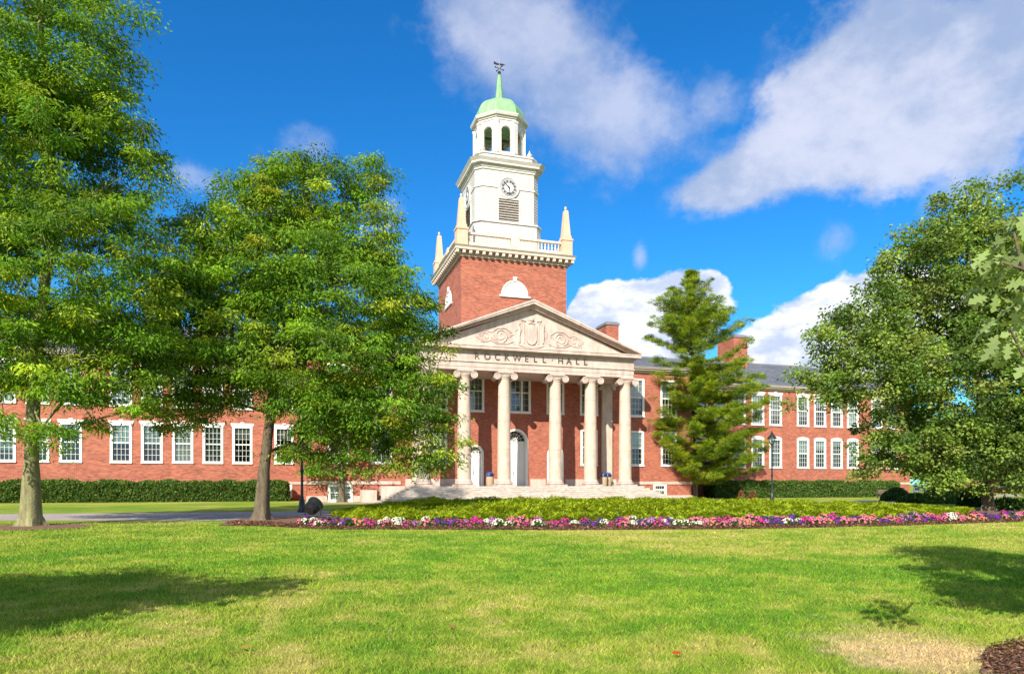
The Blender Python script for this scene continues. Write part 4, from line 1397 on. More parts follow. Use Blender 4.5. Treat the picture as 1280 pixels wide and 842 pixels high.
# right oak
dO = 37.5
OAK = [(0.185, 0.280, 0.045), (0.130, 0.225, 0.036), (0.280, 0.355, 0.075), (0.080, 0.145, 0.028)]
add_tree('oak_tree', 'large spreading oak tree behind the flower bed at the right edge', 'tree', dO,
         ppts([(1236, 638, dO), (1234, 615, dO), (1230, 580, dO), (1226, 520, dO), (1222, 450, dO), (1215, 380, dO), (1208, 310, dO), (1203, 250, dO)]), .25,
         [(1200, 228, 11, 15, 0), (1192, 250, 20, 22, 0), (1137, 283, 11, 17, 0), (1228, 240, 10, 16, 0), (1262, 232, 14, 18, 0), (1166, 265, 12, 18, 0), (1098, 330, 13, 17, 0), (1068, 382, 14, 12, 0), (1012, 415, 9, 9, 0), (1040, 402, 12, 10, 0), (1200, 285, 38, 30, 0), (1145, 312, 30, 32, 0), (1255, 285, 40, 36, 0), (1150, 345, 62, 50, 0), (1235, 350, 90, 80, 0), (1110, 390, 52, 44, 0), (1060, 425, 50, 38, 0), (1005, 470, 16, 10, 0),
          (1110, 465, 80, 50, 0), (1045, 488, 32, 24, 0), (1220, 470, 110, 90, 0), (1310, 430, 90, 150, 0), (1140, 545, 70, 44, 0), (1220, 560, 95, 42, 0), (1100, 560, 36, 18, 0), (1075, 585, 26, 14, 0), (1195, 600, 42, 14, -1), (1300, 560, 70, 44, 0),
          (985, 505, 12, 12, 0), (1062, 590, 12, 12, 0), (1235, 600, 50, 14, -1.2)],
         1650, 125, .18, .12, OAK, [.35, .3, .2, .15], .58, .75, M['oakleaf'], M['bark'], .25, step=1.0, updir=.45)

# ---- pine
def add_pine():
    d = 68.0
    base = P(868, 623.5, d); base.z = 0
    ro = empty('pine_tree', base)
    tag(ro, 'tall yellowish green pine tree in front of the brick wall right of the portico', 'tree')
    H = 22.6
    prof = [(0.6, 2.4, 2.4), (1.6, 3.3, 4.2), (3, 4.9, 6.2), (5.5, 5.2, 6.3), (8, 5.1, 6.9), (10.5, 4.9, 7.3), (12.2, 4.7, 5.6), (13.6, 4.6, 6.4), (14.8, 4.3, 5.6), (15.9, 3.8, 2.7), (17.2, 3.4, 3.5), (18.5, 2.6, 1.6), (20, 1.6, 1.9), (21.3, .7, .7), (H, .15, .15)]
    zz = [p[0] for p in prof]
    tubeV, tubeF, pos, axs, cols, lens = [], [], [], [], [], []
    mb = MB()
    mb.tube([tuple(base + Vector((.05 * math.sin(z), .03 * z, z))) for z in np.linspace(0, H, 14)], list(np.linspace(.34, .04, 14)), 9)
    z = 1.9
    rr = random.Random(3)
    right = Vector((CS, -SN, 0)); fwd = Vector((SN, CS, 0))
    while z < H - .2:
        nb = rr.randint(5, 7) if z < 18 else 4
        a0 = rr.random() * 6.28
        for i in range(nb):
            a = a0 + 2 * PI * i / nb + rr.uniform(-.3, .3)
            lat = math.cos(a); dep = math.sin(a)
            rl_ = np.interp(z, zz, [p[1] for p in prof]); rt = np.interp(z, zz, [p[2] for p in prof])
            Lh = (rt if lat > 0 else rl_) * abs(lat) + (rl_ + rt) / 2 * (1 - abs(lat))
            Lh *= rr.uniform(.70, 1.12)
            dirv = right * lat + fwd * dep
            rise = rr.uniform(-.05, .22) if z < 14 else rr.uniform(.3, .9)
            p0 = base + Vector((0, .03 * z, z))
            def at(t): return p0 + dirv * (Lh * t) + Vector((0, 0, Lh * rise * t ** 1.3 - (.12 * Lh) * math.sin(t * PI) * (1 if z < 14 else 0)))
            mb.tube([tuple(at(t)) for t in (0, .35, .7, 1)], [.075 * Lh / 5 + .02, .05 * Lh / 5 + .012, .03, .012], 5)
            nsub = max(3, int(Lh * 3.8))
            for s in range(nsub):
                t = .22 + .80 * (s + rr.random()) / nsub
                c = at(min(t, 1.03)) + Vector((rr.uniform(-1, 1), rr.uniform(-1, 1), 0)) * (.14 + .30 * Lh / 5 * (1.1 - abs(t - .55)))
                rad = rr.uniform(.26, .60) * (.6 + .4 * min(1, Lh / 4))
                pos.append((c, rad, dirv))
        z += rr.uniform(.40, .62)
    mb.build('trunk', M['bark'], ro)
    C = np.array([tuple(p[0]) for p in pos]); R = np.array([p[1] for p in pos]); D = np.array([tuple(p[2]) for p in pos])
    m = len(C); per = 105
    ci = np.repeat(np.arange(m), per); n = len(ci)
    u = unit(n); u[:, 2] *= .30
    o = u * (RNG.random(n) ** .5 * R[ci])[:, None]
    rd = o.copy(); rd /= (np.linalg.norm(rd, axis=1, keepdims=True) + .02)
    ax = rd * .7 + D[ci] * .45 + np.array([0, 0, .35]) + unit(n) * .35
    pal = [(0.27, 0.36, 0.018), (0.18, 0.28, 0.02), (0.09, 0.16, 0.025), (0.38, 0.41, 0.03)]
    cc = pick_colors(m, pal, [.35, .33, .2, .12], .15)[ci] * (1 + RNG.normal(size=(n, 1)) * .12)
    V, F, cl = leaf_mesh('n', C[ci] + o, .30 * RNG.uniform(.6, 1.4, n), .036 * RNG.uniform(.7, 1.2, n), ax, unit(n) + np.array([0, 0, .8]), np.clip(cc, .005, .6), None)
    me = rawmesh('crown', V - np.array(wloc(ro)).astype(np.float32), F, M['needle'], cols=cl)
    link('crown', me, ro)


add_pine()

# ---- near oak just outside the frame on the right, its branch reaching in
dN = 4.6
extra = np.array([tuple(P(px, py, dd)) for px, py, dd in ((1266, 292, 4.1), (1246, 322, 4.0), (1272, 345, 4.1), (1252, 362, 4.0), (1258, 412, 4.0), (1282, 395, 4.1), (1296, 318, 4.2), (1300, 370, 4.2), (1290, 270, 4.2), (1275, 440, 4.1))])
def near_lobe(x, d, z, rx, rz): return (640 + FOC * x / d, 605 - FOC * (z - EYE) / d, rx * FOC / d, rz * FOC / d, d - dN)
add_tree('young_oak_tree', 'leafy oak branch with large lobed leaves at the right edge close to the camera', 'tree', dN,
         [tuple(cw(5.6, 4.9, z)) for z in (0, .8, 1.6, 2.4, 3.3, 4.3, 5.4, 6.5)], .13,
         [near_lobe(6.0, 5.0, 2.9, 1.6, .8), near_lobe(6.3, 5.2, 4.2, 1.7, 1.0), near_lobe(6.5, 5.3, 5.6, 1.5, 1.0), near_lobe(6.1, 5.3, 6.7, .9, .8), near_lobe(5.0, 5.0, 2.6, .9, .4)],
         330, 75, .125, .085, [(0.16, 0.25, 0.035), (0.10, 0.19, 0.025), (0.25, 0.28, 0.10)], [.45, .4, .15], .36, .7, M['oakleaf'], M['bark'], .5, shape='oak', step=.5, extra=extra, root=True, scatter=.0)
# ---- tree outside the left of the frame, it throws the shade on the lawn
dL = 2.5
def left_lobe(x, d, z, rx, rz): return (640 + FOC * x / d, 605 - FOC * (z - EYE) / d, rx * FOC / d, rz * FOC / d, d - dL)
add_tree('shade_tree', 'leafy tree left of the frame that shades the lawn', 'tree', dL,
         [tuple(cw(-8.6, 3.2, z)) for z in (0, .9, 1.8, 2.7, 3.6, 4.6, 5.6)], .2,
         [left_lobe(-8.3, 3.5, 3.0, 2.5, .6), left_lobe(-6.1, 4.2, 3.7, 1.3, .30), left_lobe(-5.55, 5.0, 3.6, .55, .16), left_lobe(-7.0, 4.6, 3.4, 1.2, .35), left_lobe(-8.4, 3.6, 4.0, 2.3, .7), left_lobe(-8.8, 3.6, 4.8, 1.5, .5)],
         260, 60, .24, .12, LOC, [.35, .3, .22, .13], .5, .5, M['leaf'], M['bark'], .4, step=.7)


# ---- hedges, ground cover, shrubs
def surface_leaves(pts, nrm, ln, wd, pal, palw=None, jit=.2, up=.3, clump=None):
    n = len(pts)
    ax = nrm * .5 + unit(n) * .7 + np.array([0, 0, up])
    nr = nrm + unit(n) * .7
    c = np.clip(pick_colors(n, pal, palw, jit), .004, .8)
    return leaf_mesh('l', pts, ln * RNG.uniform(.6, 1.3, n), wd * RNG.uniform(.6, 1.3, n), ax, nr, c, None)


def hedge(x0, x1, y0, y1, h, n, label):
    base = Vector(((x0 + x1) / 2, y0, 0))
    A = [(x1 - x0) * h, (x1 - x0) * (y1 - y0), (y1 - y0) * h, (y1 - y0) * h]
    k = RNG.choice(4, n, p=np.array(A) / sum(A))
    a = RNG.random(n); b = RNG.random(n)
    pts = np.zeros((n, 3)); nr = np.zeros((n, 3))
    X = x0 + (x1 - x0) * a
    for i, (f, nn) in enumerate(((lambda: np.stack([X, np.full(n, y0), b * h], 1), (0, -1, 0)), (lambda: np.stack([X, y0 + (y1 - y0) * b, np.full(n, h)], 1), (0, 0, 1)),
                                 (lambda: np.stack([np.full(n, x0), y0 + (y1 - y0) * a, b * h], 1), (-1, 0, 0)), (lambda: np.stack([np.full(n, x1), y0 + (y1 - y0) * a, b * h], 1), (1, 0, 0)))):
        s = k == i
        pts[s] = f()[s]; nr[s] = nn
    # shallow swellings so the hedge is not a box
    sw = (fbm(pts[:, 0] * 1.1, pts[:, 2] * 1.6 + pts[:, 1], 31, 3) - .5) * .55
    pts += nr * sw[:, None] + RNG.normal(size=(n, 3)) * .05
    pal = [(0.12, 0.20, 0.04), (0.075, 0.145, 0.03), (0.18, 0.26, 0.06), (0.035, 0.075, 0.02)]
    V, F, cl = surface_leaves(pts, nr, .20, .13, pal, [.35, .3, .2, .15])
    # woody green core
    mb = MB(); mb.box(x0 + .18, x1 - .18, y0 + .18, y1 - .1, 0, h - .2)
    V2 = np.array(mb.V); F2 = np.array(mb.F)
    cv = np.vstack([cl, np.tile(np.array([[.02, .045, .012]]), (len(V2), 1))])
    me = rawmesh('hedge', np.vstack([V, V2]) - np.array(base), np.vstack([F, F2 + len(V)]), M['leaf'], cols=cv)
    return tag(link('hedge', me, None, base), label, 'hedge')


hedge(-34, -.75, YW - 2.6, YW - .9, 1.52, 60000, 'long clipped hedge along the foot of the left wing')
hedge(41.9, 66.5, YW - 2.4, YW - .8, 1.62, 42000, 'clipped hedge along the foot of the right wing behind the lamp')


def mound(name, label, cat, c, rx, ry, h, n, pal, ln=.16, wd=.09, group=None, up=.5):
    u = unit(n); u[:, 2] = np.abs(u[:, 2])
    r = RNG.uniform(.82, 1.06, n) * (1 + (fbm(u[:, 0] * 3 + c[0], u[:, 1] * 3 + u[:, 2] * 3, 5, 3) - .5) * .5)
    pts = np.stack([u[:, 0] * rx * r, u[:, 1] * ry * r, u[:, 2] * h * r], 1)
    V, F, cl = surface_leaves(pts, u, ln, wd, pal, up=up)
    a = np.linspace(0, 2 * PI, 12, endpoint=False)
    rings = [np.stack([np.cos(a) * rx * .8 * q, np.sin(a) * ry * .8 * q, np.full(12, h * .8 * z_)], 1) for q, z_ in ((1, 0), (.85, .5), (.5, .85), (.05, 1))]
    V2 = np.vstack(rings); F2 = np.array([[i * 12 + j, i * 12 + (j + 1) % 12, (i + 1) * 12 + (j + 1) % 12, (i + 1) * 12 + j] for i in range(3) for j in range(12)])
    cv = np.vstack([cl, np.tile(np.array([np.array(pal).min(0) * .5]), (len(V2), 1))])
    me = rawmesh(name, np.vstack([V, V2]), np.vstack([F, F2 + len(V)]), M['leaf'], cols=cv)
    return tag(link(name, me, None, c), label, cat, group)


def juniper():
    """low juniper carpet between the flowers and the path"""
    # outline: front and back edges as ground points
    xs = np.array([415, 440, 480, 520, 600, 700, 820, 960, 1060, 1120, 1170, 1215])
    fr = np.array([646, 648.5, 650, 650.5, 651, 651, 651, 650, 648.5, 647.5, 646.5, 645.0])
    bk = np.array([643, 640, 637, 635.5, 634.5, 634, 634.5, 635, 637, 638.5, 640, 642])
    hh = np.array([.12, .28, .44, .56, .60, .64, .60, .52, .44, .40, .36, .22])
    n = 230000
    px = RNG.uniform(xs[0], xs[-1], n)
    f = FOC * EYE / (np.interp(px, xs, fr) - 605); b = FOC * EYE / (np.interp(px, xs, bk) - 605)
    t = RNG.random(n)
    d = f + (b - f) * t
    x = (px - 640) / FOC * d
    h = np.interp(px, xs, hh)
    edge = np.clip(np.minimum(t / .14, (1 - t) / .2), 0, 1) ** .5
    X = x * CS + d * SN; Y = -x * SN + d * CS
    bump = fbm(X * 1.1, Y * 1.1, 41, 4)
    z = h * edge * (.30 + 1.15 * bump) * RNG.uniform(.80, 1.05, n) ** 1
    pts = np.stack([X, Y, z], 1)
    pal = [(0.34, 0.42, 0.015), (0.25, 0.35, 0.015), (0.42, 0.46, 0.025), (0.13, 0.21, 0.015)]
    nr = np.tile(np.array([0.0, 0, 1]), (n, 1))
    cc = pick_colors(n, pal, [.35, .33, .15, .17], .15)
    ang = fbm(X * 2.3, Y * 2.3, 55, 2) * 12
    ax = np.stack([np.cos(ang) * .8, np.sin(ang) * .8, np.full(n, .45)], 1) + unit(n) * .45
    V, F, cl = leaf_mesh('j', pts, .14 * RNG.uniform(.6, 1.4, n), .045 * RNG.uniform(.7, 1.3, n), ax, nr + unit(n) * .5, np.clip(cc, .005, .7), None)
    # body below the sprays
    gx = np.linspace(xs[0], xs[-1], 160); gt = np.linspace(0, 1, 14)
    A, T = np.meshgrid(gx, gt)
    f = FOC * EYE / (np.interp(A, xs, fr) - 605); b = FOC * EYE / (np.interp(A, xs, bk) - 605)
    D = f + (b - f) * T; x = (A - 640) / FOC * D
    X = x * CS + D * SN; Y = -x * SN + D * CS
    Z = np.interp(A, xs, hh) * np.clip(np.minimum(T / .14, (1 - T) / .2), 0, 1) ** .5 * (.30 + 1.15 * fbm(X * 1.1, Y * 1.1, 41, 4)) * .78
    V2 = np.stack([X, Y, Z], -1).reshape(-1, 3); i = np.arange(V2.shape[0]).reshape(14, 160)
    F2 = np.stack([i[:-1, :-1], i[:-1, 1:], i[1:, 1:], i[1:, :-1]], -1).reshape(-1, 4)
    cv = np.vstack([cl, np.tile(np.array([[.10, .15, .012]]), (len(V2), 1))])
    me = rawmesh('juniper_ground_cover', np.vstack([V, V2]), np.vstack([F, F2 + len(V)]), M['leaf'], cols=cv)
    tag(link('juniper_ground_cover', me), 'low yellow-green juniper carpet behind the petunia bed', 'ground cover', kind='stuff')


juniper()

DKG = [(0.035, 0.085, 0.02), (0.055, 0.12, 0.03), (0.02, 0.05, 0.015)]
MIDG = [(0.08, 0.17, 0.03), (0.11, 0.21, 0.04), (0.045, 0.11, 0.02)]
for px, py, rx, h, pal, lab in ((1120, 626, 1.3, 1.0, DKG, 'dark shrub beside the path under the left of the oak'), (1150, 628, 1.6, .62, DKG, 'dark shrub in front of the blue sign'),
                                (1185, 629, 1.8, 1.3, MIDG, 'mid green shrub under the middle of the oak'), (1090, 617.8, 1.7, 1.1, DKG, 'dark shrub at the far end of the right hedge'),
                                (1218, 633, 1.0, 1.1, DKG, 'dark shrub left of the oak trunk'), (1268, 637, 1.3, .55, MIDG, 'low shrub right of the oak trunk'), (1300, 637, 1.2, .6, DKG, 'low shrub at the right edge of the bed')):
    c = G(px, py)
    mound('shrub', lab, 'shrub', c, rx, rx * .8, h, 3800, pal, .17, .11)
RED = [(0.30, 0.07, 0.04), (0.22, 0.10, 0.05), (0.12, 0.10, 0.03)]
for px, lab in ((926, 'left of the two reddish plants behind the juniper carpet'), (941, 'right of the two reddish plants behind the juniper carpet')):
    mound('red_plant', lab, 'plant', G(px, 634), .30, .3, .95, 700, RED, .10, .07, up=1.0)


# ---- petunias
def petunia_mesh(kind, seed):
    global RNG
    rs = np.random.default_rng(seed)
    n = 150
    u = rs.normal(size=(n, 3)); u /= np.linalg.norm(u, axis=1, keepdims=True); u[:, 2] = np.abs(u[:, 2])
    p = u * np.array([.19, .19, .15]) * rs.uniform(.6, 1, n)[:, None]
    old = RNG; RNG = rs
    V, F, cl = surface_leaves(p, u, .09, .05, [(0.07, 0.15, 0.03), (0.10, 0.19, 0.05), (0.04, 0.09, 0.02)])
    RNG = old
    m = 34
    u = rs.normal(size=(m, 3)); u[:, 2] = np.abs(u[:, 2]) + .3; u[:, 1] -= .25; u /= np.linalg.norm(u, axis=1, keepdims=True)
    c = u * np.array([.21, .21, .20])
    pal = {'magenta': (0.72, 0.03, 0.36), 'purple': (0.20, 0.025, 0.42), 'pink': (0.80, 0.22, 0.36), 'white': (0.85, 0.82, 0.74), 'salmon': (0.80, 0.28, 0.22), 'lilac': (0.62, 0.22, 0.62)}[kind]
    VV, FF, CC = [], [], []
    k = 10
    for i in range(m):
        nn = u[i]; s = np.cross(nn, [0.1, .2, 1]); s /= np.linalg.norm(s); t = np.cross(nn, s)
        R = rs.uniform(.026, .042)
        b = len(VV)
        VV.append(c[i] - nn * .02); CC.append(np.array(pal) * .6)
        for j in range(k):
            a = 2 * PI * j / k; r_ = R * (1 if j % 2 == 0 else .8)
            VV.append(c[i] + nn * .012 + s * math.cos(a) * r_ + t * math.sin(a) * r_); CC.append(np.clip(np.array(pal) * rs.uniform(.85, 1.15), 0, .9))
        for j in range(0, k, 2):
            FF.append([b, b + 1 + j, b + 1 + (j + 1) % k, b + 1 + (j + 2) % k])
    fol = rawmesh('petunia', V, F, M['leaf'], cols=cl)
    blo = rawmesh('blossoms', np.array(VV), np.array(FF), M['petal'], cols=np.array(CC))
    return fol, blo


pet = {}
kinds = ['magenta', 'purple', 'pink', 'white', 'salmon', 'lilac']
for i, kd in enumerate(kinds): pet[kd] = [petunia_mesh(kd, 100 + i * 7 + j) for j in range(2)]
rp = random.Random(12)
first = {}
px = 376.0
fx = [290, 400, 700, 900, 1100, 1280, 1500]; fy = [656, 659.2, 660.2, 659.2, 655.8, 650.2, 644.5]
count = 0
cur = 'white'
while px < 1330:
    for row in range(3):
        if rp.random() < ((.15, .45, .62)[row] if px < 860 else (.03, .12, .3)[row]): continue
        py = np.interp(px, fx, fy) - 1.3 - row * 2.5 - rp.uniform(0, .8)
        if rp.random() < .78:
            w = [.26, .22, .16, .22, .06, .08] if px < 860 else ([.18, .22, .28, .07, .13, .12] if px < 1100 else [.25, .12, .28, .12, .08, .15])
            cur = rp.choices(kinds, w)[0]
        fol, blo = rp.choice(pet[cur])
        c = G(px + rp.uniform(-3, 3), py)
        c.z = .02
        o = link('petunia', fol, None, c)
        o.rotation_euler = (0, 0, rp.uniform(-.5, .5)); sc = rp.uniform(.65, 1.15); o.scale = (sc, sc, sc * rp.uniform(.9, 1.25))
        tag(o, {'magenta': 'magenta petunia plant in the long flower bed', 'purple': 'deep purple petunia plant in the long flower bed', 'pink': 'pink petunia plant in the long flower bed',
                'white': 'white petunia plant in the long flower bed', 'salmon': 'salmon red petunia plant in the long flower bed', 'lilac': 'lilac petunia plant in the long flower bed'}[cur], 'flower', cur + ' petunias in the flower bed')
        link('blossoms', blo, o)
        count += 1
    px += 8.3
print('petunias', count)


# ---- grass blades on the near lawn
def grass():
    n = 520000
    d = 3.6 * (31.0 / 3.6) ** (RNG.random(n) ** .92)
    half = .86 * d + 2.0
    x = RNG.uniform(-1, 1, n) * half
    X = x * CS + d * SN; Y = -x * SN + d * CS
    px = 640 + FOC * x / d
    py = 605 + FOC * EYE / d
    ok = py > np.interp(px, [-500, 270, 280, 400, 700, 900, 1100, 1280, 1600], [653, 653, 657.5, 662, 663, 662, 658, 652, 645])
    for c, r in ((cw(5.35, 4.75), 1.66), (G(38, 659), 1.75)):
        ok &= np.hypot(X - c.x, Y - c.y) > r * (0.93 + .12 * RNG.random(n))
    tuft = fbm(X * 2.2, Y * 2.2, 77, 3)
    ok &= RNG.random(n) < (.55 + .6 * tuft)
    X, Y, d, tuft = X[ok], Y[ok], d[ok], tuft[ok]
    n = len(X)
    c = lawn_color(X, Y) * (1 + RNG.normal(size=(n, 1)) * .30)
    straw = RNG.random(n) < .07
    c[straw] = np.array([.42, .33, .15])
    h = (.020 + .045 * tuft) * RNG.uniform(.6, 1.4, n) * (1 + d * .012)
    dryness = c[:, 0] > .40
    h[dryness] *= .7
    w = (.0035 + .00085 * d) * RNG.uniform(.7, 1.3, n)
    a = RNG.uniform(0, 2 * PI, n)
    lean = RNG.uniform(.15, 1.1, n)
    ax = np.stack([np.cos(a) * lean, np.sin(a) * lean, np.ones(n)], 1)
    base = np.stack([X, Y, np.full(n, -.002)], 1)
    nr = np.stack([np.cos(a + 1.2), np.sin(a + 1.2), np.full(n, .4)], 1)
    V, F, cl = leaf_mesh('g', base, h, w, ax, nr, np.clip(c, .004, .8), None, 'tri')
    me = rawmesh('grass', V, F, M['grass'], cols=cl)
    tag(link('grass', me), 'short mown lawn grass with dry straw patches in the foreground', 'grass', kind='stuff')


grass()


def mulch_chips():
    n = 26000
    c = cw(5.35, 4.75); a = RNG.uniform(0, 2 * PI, n); r = 1.78 * RNG.random(n) ** .5
    X = c.x + r * np.cos(a); Y = c.y + r * np.sin(a)
    m = 30000
    px = RNG.uniform(285, 1480, m)
    f = FOC * EYE / (np.interp(px, [270, 330, 400, 700, 900, 1100, 1280, 1500], [656.5, 657, 661, 662, 661, 657.5, 651.5, 646]) - 605)
    d = f + RNG.random(m) * 2.4 - .08
    x = (px - 640) / FOC * d
    X = np.append(X, x * CS + d * SN); Y = np.append(Y, -x * SN + d * CS)
    k = len(X); far = (np.arange(k) >= n)
    base = np.stack([X, Y, np.full(k, .022) + RNG.random(k) * .025], 1)
    u = unit(k); u[:, 2] *= .35
    nr = unit(k) * .6 + np.array([0, 0, 1.0])
    cc = pick_colors(k, [(.22, .10, .06), (.12, .06, .04), (.32, .18, .11), (.05, .03, .022)], None, .2)
    V, F, cl = leaf_mesh('m', base, np.where(far, .075, .042) * RNG.uniform(.5, 1.5, k), np.where(far, .04, .016) * RNG.uniform(.6, 1.4, k), u, nr, cc, None)
    tag(link('mulch_chips', rawmesh('mulch_chips', V, F, M['grass'], cols=cl)), 'loose brown bark chips on the planting beds', 'mulch', kind='stuff')


mulch_chips()

# fallen leaves
for px_, py_, c_, lab in ((839, 822, (.42, .07, .015), 'reddish brown fallen leaf, the brightest on the near lawn'), (1212, 760, (.30, .14, .05), 'brown fallen leaf in the right lawn shadow'),
                          (560, 788, (.28, .16, .06), 'small brown fallen leaf left of the middle of the lawn'), (300, 815, (.34, .22, .06), 'tan fallen leaf near the bottom left of the lawn')):
    c = G(px_, py_)
    V, F, cl = leaf_mesh('f', np.array([(0, 0, .045)]), np.array([.08]), np.array([.06]), np.array([[.9, .2 - px_ * .001, .1]]), np.array([[0, -.6, 1.0]]), np.array([c_]), None, 'oak')
    tag(link('fallen_leaf', rawmesh('fallen_leaf', V, F, M['leaf'], cols=cl), None, c), lab, 'leaf')

# ------------------------------------------------------------------ street furniture
def lamp(c, label):
    ro = empty('street_lamp', c)
    tag(ro, label, 'street lamp', 'black lamp posts beside the path')
    x, y = c.x, c.y
    m = MB(); m.lathe(x, y, [(.24, 0), (.24, .12), (.17, .2), (.15, .55), (.11, .65), (.075, .9), (.065, 1.6), (.06, 4.55), (.09, 4.6), (.09, 4.68), (.05, 4.74)], 14)
    m.lathe(x, y, [(.065, 2.05), (.10, 2.1), (.10, 2.2), (.065, 2.25)], 14)
    m.build('post', M['black'], ro)
    m = MB(); m.lathe(x, y, [(.13, 4.72), (.22, 4.86), (.27, 5.15)], 6)
    m.build('lantern_glass', M['glass'], ro, None)
    m = MB()
    for i in range(6):
        a = 2 * PI * i / 6
        m.tube([(x + .13 * math.cos(a), y + .13 * math.sin(a), 4.7), (x + .225 * math.cos(a), y + .225 * math.sin(a), 4.86), (x + .275 * math.cos(a), y + .275 * math.sin(a), 5.17)], .016, 5)
    m.lathe(x, y, [(.14, 4.68), (.15, 4.73), (.10, 4.75)], 12)
    m.lathe(x, y, [(.40, 5.14), (.38, 5.2), (.20, 5.42), (.08, 5.6), (.09, 5.64), (.03, 5.72), (.01, 5.82)], 16)
    m.build('lantern_hood', M['black'], ro)
    m = MB(); m.lathe(x, y, [(.03, 4.74), (.06, 4.85), (.05, 5.0), (.02, 5.05)], 8); m.build('bulb', M['white'], ro)
    return ro


lamp(G(965, 627.3), 'black lantern lamp post in front of the right wing')
lamp(G(377.5, 640.0), 'black lamp post rising into the locust beside the floodlight')

def floodlight():
    c = G(391, 647.5)
    ro = empty('floodlight', c); tag(ro, 'black drum floodlight on a short yoke at the left end of the flower bed', 'floodlight')
    ax = Vector((.55, .6, .55)).normalized()
    s = ax.cross(Vector((0, 0, 1))).normalized(); u = s.cross(ax)
    mid = c + Vector((0, 0, .50))
    m = MB()
    prof = [(-.30, .14), (-.29, .22), (-.14, .24), (-.12, .30), (.16, .31), (.18, .35), (.25, .35), (.26, .32)]
    n = 24; rings = []
    for t, r_ in prof: rings.append([m.v(mid + ax * t + (s * math.cos(2 * PI * i / n) + u * math.sin(2 * PI * i / n)) * r_) for i in range(n)])
    for a, b in zip(rings, rings[1:]):
        for i in range(n): m.idx((a[i], a[(i + 1) % n], b[(i + 1) % n], b[i]))
    m.idx(rings[0][::-1]); m.idx(rings[-1])
    m.build('lamp_housing', M['black'], ro)
    m = MB(); m.face([mid + ax * .265 + (s * math.cos(2 * PI * i / n) + u * math.sin(2 * PI * i / n)) * .31 for i in range(n)]); m.build('lens', M['glass'], ro, None)
    m = MB()
    for q in (-.2, -.1, 0, .08):
        m.tube([mid + ax * q + (s * math.cos(a) + u * math.sin(a)) * (.30 + q * .15) for a in np.linspace(0, 2 * PI, 21)], .016, 5)
    m.build('cooling_fins', M['black'], ro)
    m = MB()
    m.tube([mid + s * .42, mid + s * .42 - Vector((0, 0, .38)), mid - Vector((0, 0, .44)), mid - s * .42 - Vector((0, 0, .38)), mid - s * .42], .028, 8)
    m.tube([mid - Vector((0, 0, .44)), c], .045, 8); m.tube([mid + s * .38, mid + s * .45], .05, 8); m.tube([mid - s * .38, mid - s * .45], .05, 8)
    m.build('yoke', M['black'], ro)
    m = MB(); m.lathe(c.x, c.y, [(.16, 0), (.16, .05), (.06, .07)], 14); m.build('foot_plate', M['black'], ro)
floodlight()

def bin_(x, y, label):
    ro = empty('litter_bin', (x, y, FL)); tag(ro, label, 'litter bin', 'litter bins in the portico')
    m = MB(); m.lathe(x, y, [(.30, FL + .004), (.31, FL + .05), (.33, FL + .1), (.33, FL + .78), (.31, FL + .82)], 20); m.build('bin_body', M['bintan'], ro)
    m = MB(); m.lathe(x, y, [(.34, FL + .82), (.35, FL + .86), (.34, FL + .96), (.29, FL + 1.10), (.18, FL + 1.20), (.03, FL + 1.23)], 20)
    o = m.build('dome_lid', M['binblue'], ro)
    m = MB(); m.box(x - .15, x + .15, y - .36, y - .30, FL + .90, FL + 1.04); m.build('flap', M['black'], o)
def at_x(px, Y):
    u = (px - 640) / FOC
    return Y * (u * CS + SN) / (CS - u * SN)
bin_(at_x(612.5, 57.2), 57.2, 'litter bin with blue dome lid left of the central door')
bin_(at_x(754.5, 57.0), 57.0, 'left of the two blue topped litter bins at the right pilaster')
bin_(at_x(760.0, 57.6), 57.6, 'right of the two blue topped litter bins at the right pilaster')

def sign():
    c = G(1149.5, 628.0); c = cw((1149.5 - 640) / FOC * 58, 58)
    ro = empty('information_sign', c); tag(ro, 'small blue sign panel in a white frame beyond the shrubs', 'sign')
    x, y = c.x, c.y
    m = MB(); m.T = Matrix.Translation((x, y, 0)) @ Matrix.Rotation(-TH, 4, 'Z')
    m.box(-.52, .52, -.03, .0, .86, 1.44); m.build('sign_frame', M['white'], ro)
    m2 = MB(); m2.T = m.T; m2.box(-.42, .42, -.045, -.031, .98, 1.38); m2.build('sign_panel', M['signblue'], ro)
    for sx in (-.46, .46):
        m2 = MB(); m2.T = m.T; m2.box(sx - .04, sx + .04, .002, .08, 0, 1.44); m2.build('sign_post', M['white'], ro)
sign()

def bench():
    c = cw((1108 - 640) / FOC * 70, 70)
    ro = empty('bench', c); tag(ro, 'dark slatted bench in the shade past the right hedge', 'bench')
    T = Matrix.Translation(c) @ Matrix.Rotation(-TH, 4, 'Z')
    m = MB(); m.T = T
    for i in range(4): m.box(-.85, .85, -.3 + i * .13, -.2 + i * .13, .42, .46)
    m.build('seat', M['wood'], ro)
    m = MB(); m.T = T
    for i in range(3): m.box(-.85, .85, .22 + i * .02, .25 + i * .02, .55 + i * .13, .65 + i * .13)
    m.build('backrest', M['wood'], ro)
    for sx in (-.75, .75):
        m = MB(); m.T = T
        m.box(sx - .03, sx + .03, -.28, -.22, 0, .42); m.box(sx - .03, sx + .03, .2, .26, 0, .95); m.box(sx - .03, sx + .03, -.28, .2, .36, .415)
        m.build('leg', M['black'], ro)
bench()

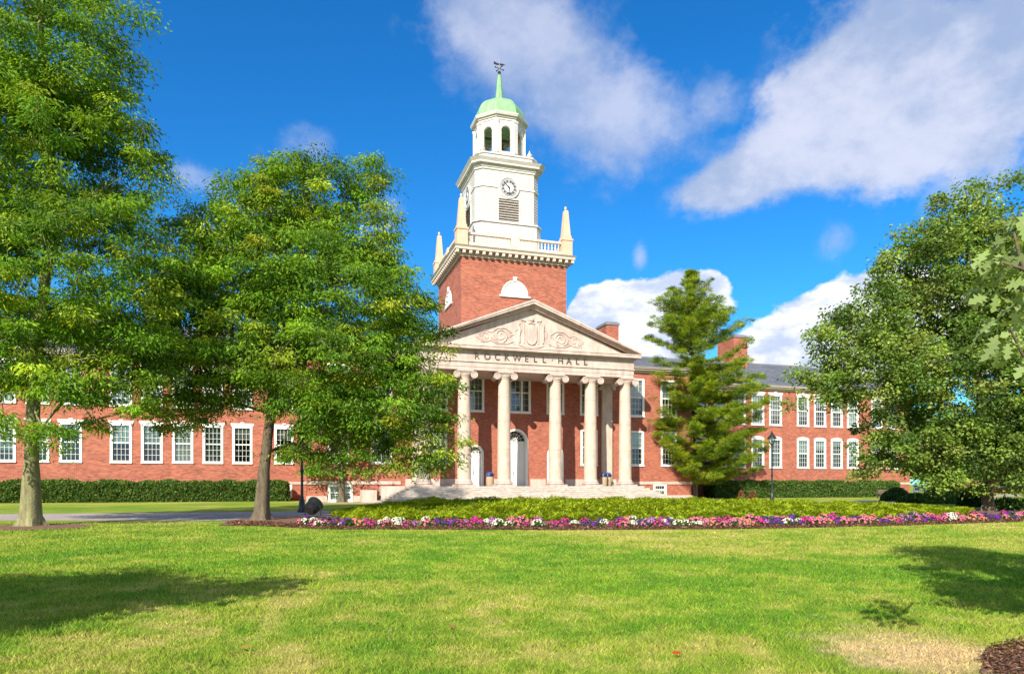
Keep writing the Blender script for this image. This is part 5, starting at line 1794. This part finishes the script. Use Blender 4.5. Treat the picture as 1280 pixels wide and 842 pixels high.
# ---- beyond: a low brick house and trees past the end of the wing
def far_house():
    c = cw((1262 - 640) / FOC * 120, 120)
    ro = empty('brick_house', c); tag(ro, 'low pinkish brick house glimpsed right of the oak trunk', 'house')
    T = Matrix.Translation(c) @ Matrix.Rotation(-TH, 4, 'Z')
    m = MB(); m.T = T; m.box(-7, 9, 0, 9, 0, 3.2); m.build('wall', M['brick'], ro, None)
    m = MB(); m.T = T
    m.face([(-7.5, -.5, 3.2), (9.5, -.5, 3.2), (9.5, 4.5, 5.6), (-7.5, 4.5, 5.6)]); m.face([(9.5, 9.5, 3.2), (-7.5, 9.5, 3.2), (-7.5, 4.5, 5.6), (9.5, 4.5, 5.6)])
    m.face([(-7, 0.01, 3.2), (-7, 9, 3.2), (-7, 4.5, 5.45)]); m.face([(9, 0.01, 3.2), (9, 4.5, 5.45), (9, 9, 3.2)])
    m.build('roof', M['slate'], ro, None)
    for x in (-4.8, -1.2, 2.4, 6):
        m = MB(); m.T = T; m.box(x - .65, x + .65, -.08, .02, 1.0, 2.5); w = m.build('window', M['white'], ro)
        m = MB(); m.T = T; m.box(x - .52, x + .52, -.10, -.081, 1.12, 2.38); m.build('pane', M['dark'], w)
far_house()
for (px, dd, hh, rr, lab) in ((1165, 100, 10, 150, 'round green tree behind the blue sign beyond the wing'), (1290, 112, 12, 150, 'tall green tree behind the brick house at the right edge'), (1215, 125, 9, 130, 'green tree far behind the oak trunk')):
    k = FOC / dd
    top = 605 - (hh - EYE) * k
    add_tree('distant_tree', lab, 'tree', dd, ppts([(px, 605 + EYE * k, dd), (px, 605 - 1 * k, dd), (px, 605 - hh * .5 * k, dd)]), .25,
             [(px, 605 - hh * .55 * k, hh * .42 * k, hh * .40 * k, 0), (px + 25, 605 - hh * .35 * k, hh * .35 * k, hh * .28 * k, 0), (px - 22, 605 - hh * .35 * k, hh * .35 * k, hh * .28 * k, 0)],
             rr, 42, .7, .45, MIDG, None, 1.3, .6, M['leaf'], M['bark'], .3, step=2.5, root=False)
